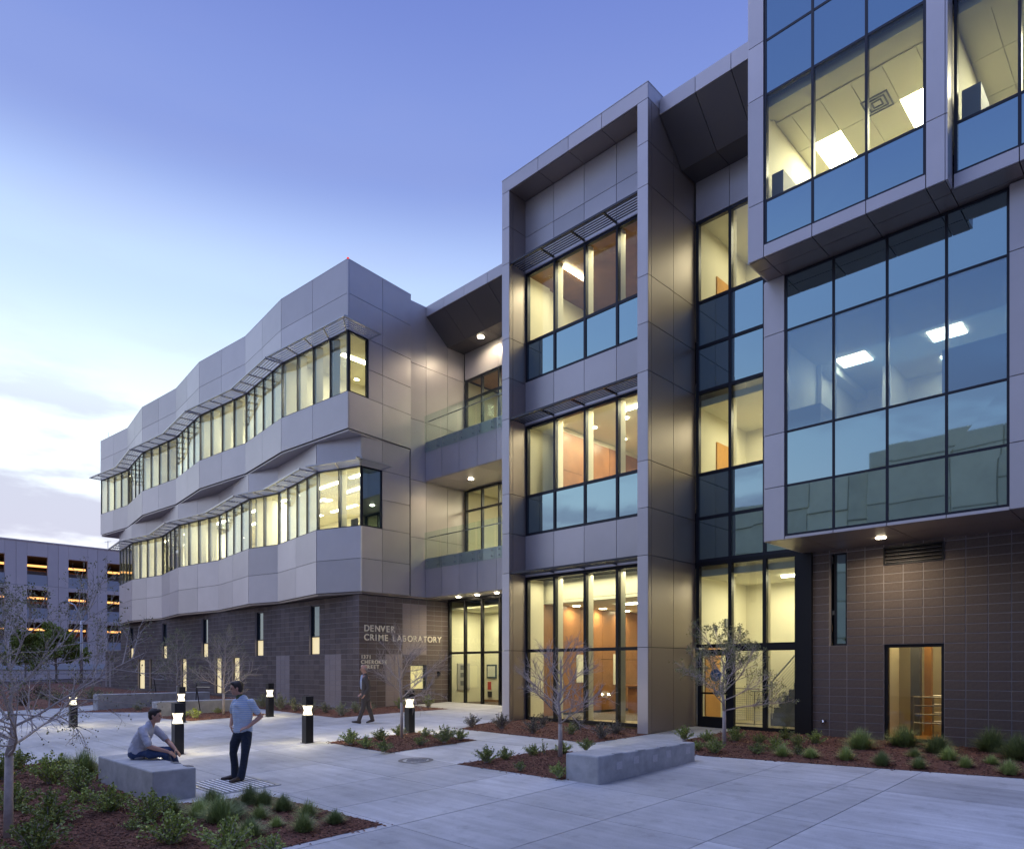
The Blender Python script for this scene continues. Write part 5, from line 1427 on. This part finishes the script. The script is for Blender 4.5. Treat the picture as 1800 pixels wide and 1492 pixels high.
def fuse(mb, name, m, parent, vox=.009, smooth=4):
    me = mb.mesh('tmp', m)
    tmp = bpy.data.objects.new('tmp', me); C.objects.link(tmp)
    a = tmp.modifiers.new('r', 'REMESH'); a.mode = 'VOXEL'; a.voxel_size = vox
    s = tmp.modifiers.new('s', 'SMOOTH'); s.factor = .5; s.iterations = smooth
    dg = bpy.context.evaluated_depsgraph_get()
    out = bpy.data.meshes.new_from_object(tmp.evaluated_get(dg))
    bpy.data.objects.remove(tmp)
    out.name = name
    if not out.materials: out.materials.append(M[m])
    out.polygons.foreach_set('use_smooth', [True] * len(out.polygons))
    o = bpy.data.objects.new(name, out); C.objects.link(o); o.parent = parent
    return o
def basis(yaw, pitch=0, roll=0):                         # yaw: facing direction, 0 looks along +X (image right)
    return (Matrix.Rotation(yaw, 3, 'Z') @ Matrix.Rotation(pitch, 3, 'Y') @ Matrix.Rotation(roll, 3, 'X'))
def head(body, parent, c, yaw, pitch=0, hair='hair', bald=False, s=1.0):
    """skull, jaw, nose, ears go into the body; hair, eyes and lips are parts. Local x is forward."""
    Rm = basis(yaw, pitch); c = Vector(c); W = lambda x, y, z: c + Rm @ Vector((x * s, y * s, z * s))
    ball(body, W(-.005, 0, .03), (.098 * s, .077 * s, .092 * s), Rm)
    ball(body, W(.02, 0, -.035), (.068 * s, .058 * s, .078 * s), Rm)
    ball(body, W(.058, 0, -.085), (.026 * s, .028 * s, .02 * s), Rm)
    loft(body, [W(.085, 0, .02), W(.112, 0, -.018)], [(.010 * s, .010 * s), (.015 * s, .013 * s)], Rm @ Vector((0, 1, 0)), 8)
    ball(body, W(.084, 0, .034), (.012 * s, .048 * s, .010 * s), Rm)
    ball(body, W(.083, 0, -.052), (.014 * s, .026 * s, .010 * s), Rm)
    for sg in (-1, 1):
        ball(body, W(-.008, sg * .080, -.005), (.020 * s, .010 * s, .034 * s), Rm)
        e = MB(); ball(e, W(.083, sg * .030, .012), (.010 * s, .013 * s, .008 * s), Rm, 8); e.build('eye', 'black', parent, smooth=True)
    lp = MB(); ball(lp, W(.094, 0, -.051), (.007 * s, .022 * s, .006 * s), Rm, 8); lp.build('lips', 'tie' if False else 'skin', parent, smooth=True)
    h = MB()
    if not bald:
        ball(h, W(-.022, 0, .052), (.102 * s, .088 * s, .088 * s), Rm)
        ball(h, W(-.055, 0, .005), (.062 * s, .078 * s, .085 * s), Rm)
        ball(h, W(.045, 0, .098), (.048 * s, .062 * s, .030 * s), Rm)
        for sg in (-1, 1): ball(h, W(.004, sg * .070, .035), (.032 * s, .014 * s, .040 * s), Rm)
    else:
        ball(h, W(-.05, 0, .0), (.056 * s, .080 * s, .06 * s), Rm)
        for sg in (-1, 1): ball(h, W(-.02, sg * .072, .02), (.035 * s, .012 * s, .03 * s), Rm)
    fuse(h, 'hair', hair, parent, .006, 3)
def hand(mb, wrist, d, palm_n, s=1.0, curl=.5, thumb=1):
    """palm, four unequal bent fingers and a thumb from the side of the palm"""
    d = Vector(d).normalized(); n = Vector(palm_n); n = (n - d * n.dot(d)).normalized(); w = d.cross(n).normalized(); p = Vector(wrist)
    loft(mb, [p, p + d * .045 * s, p + d * .088 * s], [(.028 * s, .018 * s), (.040 * s, .016 * s), (.041 * s, .014 * s)], w, 12)
    for i, L in enumerate((.068, .078, .073, .058)):
        q = p + d * .085 * s + w * (.030 - .0205 * i) * s
        pts = [q]; a = 0
        for k, f in enumerate((.45, .32, .23)):
            a += curl * (.35 + .3 * k)
            dd = (d * math.cos(a) + n * math.sin(a)).normalized(); pts.append(pts[-1] + dd * L * f * s)
        loft(mb, pts, [.0098 * s, .0092 * s, .0085 * s, .0075 * s], w, 8)
    q = p + d * .025 * s + w * .034 * s * thumb
    loft(mb, [q, q + (d * .6 + w * .7 * thumb + n * .2).normalized() * .038 * s, q + (d * .85 + w * .5 * thumb + n * .4).normalized() * .072 * s], [.0135 * s, .011 * s, .009 * s], n, 8)
def person(x, y, z, label, pose=None):
    t = thing('person', (x, y, z), label, 'person', rz=R(44.36)); return t
def shoe(mb, heel, toe, w=.045, h=.075):
    heel = Vector(heel); toe = Vector(toe); d = (toe - heel); sd = Vector((-d.y, d.x, 0)).normalized()
    up = Vector((0, 0, 1))
    loft(mb, [heel + up * .045, heel.lerp(toe, .35) + up * .048, heel.lerp(toe, .7) + up * .036, toe + up * .030], [(w * .78, .044), (w * .85, .046), (w * 1.05, .034), (w * .8, .022)], sd, 14)

# ---- standing man, hands at his hips, looking left at the seated man
sx, sy = -12.13, 5.45
P1 = person(sx, sy, G(sx, sy) + .008, 'standing man in striped blue polo shirt and dark jeans, hand on his hip')
body = MB(); yaw = R(180 + 22)
hd = (.0, -.01, 1.615)
head(body, P1, hd, yaw, R(6), s=1.02)
loft(body, [(.055, .03, 1.42), (.045, .02, 1.50), (.025, .01, 1.56)], [.062, .056, .054])
# arms: a = near (image right), b = image left
sh_a, el_a, wr_a = (.275, -.02, 1.375), (.405, .06, 1.12), (.235, -.10, .945)
sh_b, el_b, wr_b = (-.06, .04, 1.385), (-.115, .13, 1.13), (-.115, .03, .95)
loft(body, [sh_a, Vector(sh_a).lerp(Vector(el_a), .5), el_a], [.05, .046, .040]); loft(body, [el_a, Vector(el_a).lerp(Vector(wr_a), .3), wr_a], [.040, .041, .027])
loft(body, [sh_b, Vector(sh_b).lerp(Vector(el_b), .5), el_b], [.05, .046, .040]); loft(body, [el_b, Vector(el_b).lerp(Vector(wr_b), .3), wr_b], [.040, .041, .027])
hand(body, wr_a, (-.9, -.25, -.25), (-.1, .4, -.9), curl=.75, thumb=-1)
hand(body, wr_b, (.35, -.3, -.8), (.6, .2, 0), curl=.6, thumb=1)
loft(body, [(.09, .03, .95), (.10, .02, 1.35)], [(.13, .09), (.15, .09)])            # trunk under the clothes keeps the body one piece
loft(body, [(.03, .03, .90), (-.065, .02, .47), (-.052, .055, .12)], [.06, .045, .035]); loft(body, [(.17, .0, .90), (.180, -.09, .47), (.125, -.10, .12)], [.06, .045, .035])
fuse(body, 'body', 'skin', P1, .0065, 3)
c = MB()
loft(c, [(.105, .02, .86), (.10, .02, 1.0), (.095, .02, 1.18), (.10, .02, 1.33), (.09, .02, 1.425)], [(.168, .118), (.162, .115), (.178, .122), (.185, .118), (.105, .085)], (1, .1, 0))
loft(c, [(.262, -.015, 1.372), (.30, -.0, 1.29), (.355, .03, 1.205)], [.070, .064, .060]); loft(c, [(-.03, .03, 1.375), (-.08, .06, 1.29), (-.105, .10, 1.21)], [.066, .060, .057])
fuse(c, 'polo_shirt', 'stripe', P1, .008, 4)
c = MB(); loft(c, [(.066, .02, 1.425), (.052, .015, 1.475)], [(.082, .075), (.068, .064)]); fuse(c, 'collar', 'collar', P1, .007, 2)
c = MB()
loft(c, [(.10, .02, .90), (.10, .02, .80)], [(.160, .112), (.162, .116)])
loft(c, [(.025, .03, .82), (-.045, .02, .64), (-.068, .02, .47), (-.055, .05, .28), (-.050, .06, .085)], [.096, .085, .066, .064, .070])
loft(c, [(.175, .0, .82), (.185, -.05, .64), (.180, -.09, .47), (.155, -.09, .28), (.115, -.11, .075)], [.096, .085, .067, .064, .072])
fuse(c, 'jeans', 'jeans', P1, .008, 4)
for hl, to in (((-.02, .07, 0), (-.26, .0, 0)), ((.13, -.08, 0), (.02, -.33, 0))):
    c = MB(); shoe(c, hl, to); fuse(c, 'shoe', 'shoe', P1, .007, 2)

# ---- seated man on the bench, facing right, elbows on his thighs
x0, y0, s0 = gp(236, 1322, .49)
x0, y0 = -13.05, 4.10
bt = bz + .49
P2 = person(x0, y0, bt, 'seated man in pale shirt and blue jeans leaning forward on the concrete bench')
# local x is to the image right, y away from the camera, z from the bench top
body = MB()
head(body, P2, (.33, .0, .735), R(5), R(4), s=1.0)
loft(body, [(.235, .02, .57), (.27, .01, .635), (.305, .0, .68)], [.062, .056, .053])
sa, ea, wa = (.19, -.17, .50), (.33, -.21, .235), (.60, -.10, .135)
sb_, eb, wb = (.25, .17, .50), (.46, .20, .27), (.64, .08, .15)
for a_, b_, c_ in ((sa, ea, wa), (sb_, eb, wb)):
    loft(body, [a_, Vector(a_).lerp(Vector(b_), .5), b_], [.05, .046, .040]); loft(body, [b_, Vector(b_).lerp(Vector(c_), .3), c_], [.040, .041, .027])
hand(body, wa, (.75, .25, -.5), (-.3, .3, -.7), curl=.55, thumb=1)
hand(body, wb, (.65, -.3, -.5), (-.3, -.2, -.7), curl=.6, thumb=-1)
loft(body, [(.03, 0, .12), (.15, 0, .48)], [(.08, .04), (.12, .06)], (0, 1, 0))
loft(body, [(.04, -.08, .10), (.50, -.08, .115)], [.045, .045]); loft(body, [(.04, .08, .10), (.50, .14, .12)], [.045, .045]); loft(body, [(.50, -.08, .11), (.48, .20, -.25), (.46, .24, -.42)], [.05, .045, .035]); loft(body, [(.50, .14, .12), (.50, .33, -.25), (.50, .35, -.42)], [.05, .045, .035])
fuse(body, 'body', 'skin', P2, .0065, 3)
c = MB()
loft(c, [(.03, 0, .12), (.05, 0, .22), (.11, 0, .37), (.185, 0, .50), (.225, 0, .57)], [(.185, .155), (.175, .140), (.185, .130), (.178, .105), (.10, .07)], (0, 1, 0))
loft(c, [(.18, -.155, .51), (.25, -.19, .40), (.315, -.21, .285)], [.070, .068, .064]); loft(c, [(.235, .155, .51), (.33, .19, .41), (.40, .20, .33)], [.068, .064, .060])
fuse(c, 'shirt', 'shirtw', P2, .009, 4)
c = MB(); loft(c, [(.225, .02, .585), (.25, .01, .625)], [.078, .066]); fuse(c, 'collar', 'shirtw', P2, .007, 2)
c = MB()
loft(c, [(-.02, -.02, .085), (.02, .0, .14), (.03, 0, .19)], [(.165, .10), (.165, .12), (.150, .115)], (0, 1, 0))
loft(c, [(.02, -.10, .095), (.28, -.12, .105), (.53, -.07, .12)], [.095, .088, .072]); loft(c, [(.02, .10, .095), (.28, .13, .11), (.52, .16, .13)], [.095, .088, .072])
loft(c, [(.53, -.07, .10), (.52, .12, -.12), (.50, .24, -.38)], [.070, .062, .06]); loft(c, [(.52, .16, .12), (.53, .30, -.12), (.54, .36, -.36)], [.070, .062, .06])
fuse(c, 'jeans', 'bluejeans', P2, .009, 4)
zg = G(-12.6, 4.9) - bt
for hl, to in (((.48, .24, zg), (.70, .30, zg)), ((.52, .36, zg), (.75, .40, zg))):
    c = MB(); shoe(c, hl, to); fuse(c, 'shoe', 'shoe', P2, .007, 2)

# ---- walking man in a suit
wx, wy = -18.2, 12.15
P3 = person(wx, wy, G(wx, wy), 'older man in a dark suit and pale shirt walking left past the block wall')
k_ = 1.03
body = MB(); head(body, P3, (-.0, 0, 1.66), R(180 + 15), R(5), 'greyhair', True, s=1.03)
loft(body, [(.02, 0, 1.47), (.01, 0, 1.60)], [.058, .054])
sa, ea, wa = (.13, -.17, 1.40), (.20, -.20, 1.10), (.06, -.20, .88)
sb_, eb, wb = (.02, .18, 1.40), (.06, .22, 1.12), (-.12, .20, .92)
for a_, b_, c_ in ((sa, ea, wa), (sb_, eb, wb)):
    loft(body, [a_, b_], [.05, .040]); loft(body, [b_, c_], [.038, .027])
hand(body, wa, (-.5, 0, -.8), (-.7, .3, .3), curl=.5, thumb=1); hand(body, wb, (-.6, 0, -.7), (-.5, -.5, .3), curl=.5, thumb=-1)
loft(body, [(.05, 0, .92), (.04, 0, 1.40)], [(.12, .09), (.14, .1)], (0, 1, 0))
loft(body, [(.04, -.08, .92), (-.02, -.09, .5), (-.12, -.09, .12)], [.07, .05, .035]); loft(body, [(.06, .08, .92), (.16, .09, .5), (.20, .09, .14)], [.07, .05, .035])
fuse(body, 'body', 'skin', P3, .008, 3)
c = MB()
loft(c, [(.05, 0, .80), (.05, 0, 1.0), (.06, 0, 1.18), (.055, 0, 1.35), (.04, 0, 1.46)], [(.19, .135), (.175, .13), (.19, .135), (.20, .125), (.10, .08)], (0, 1, 0))
loft(c, [(.10, -.17, 1.40), (.19, -.21, 1.10)], [.075, .06]); loft(c, [(.19, -.21, 1.10), (.08, -.20, .91)], [.058, .046])
loft(c, [(.03, .17, 1.40), (.07, .22, 1.12)], [.075, .06]); loft(c, [(.07, .22, 1.12), (-.10, .20, .94)], [.058, .046])
fuse(c, 'suit_jacket', 'suit', P3, .01, 4)
c = MB(); loft(c, [(-.055, -.035, 1.08), (-.058, -.035, 1.28), (-.05, -.02, 1.44)], [(.062, .05), (.085, .055), (.05, .05)], (0, 1, 0)); fuse(c, 'shirt', 'shirtb', P3, .008, 3)
c = MB(); loft(c, [(-.113, -.045, 1.12), (-.118, -.045, 1.27), (-.10, -.03, 1.42)], [(.026, .01), (.022, .01), (.016, .012)], (0, 1, 0)); fuse(c, 'tie', 'tie', P3, .005, 1)
c = MB()
loft(c, [(.05, 0, .94), (.05, 0, .84)], [(.165, .12), (.165, .12)], (0, 1, 0))
loft(c, [(.04, -.08, .86), (-.01, -.09, .48), (-.14, -.09, .10)], [.095, .072, .062]); loft(c, [(.06, .08, .86), (.13, .09, .48), (.23, .09, .13)], [.095, .072, .062])
fuse(c, 'trousers', 'suit', P3, .01, 4)
for hl, to in (((-.10, -.09, 0), (-.34, -.11, .03)), ((.27, .09, .05), (.06, .08, .0))):
    c = MB(); shoe(c, hl, to); fuse(c, 'shoe', 'shoe', P3, .008, 2)
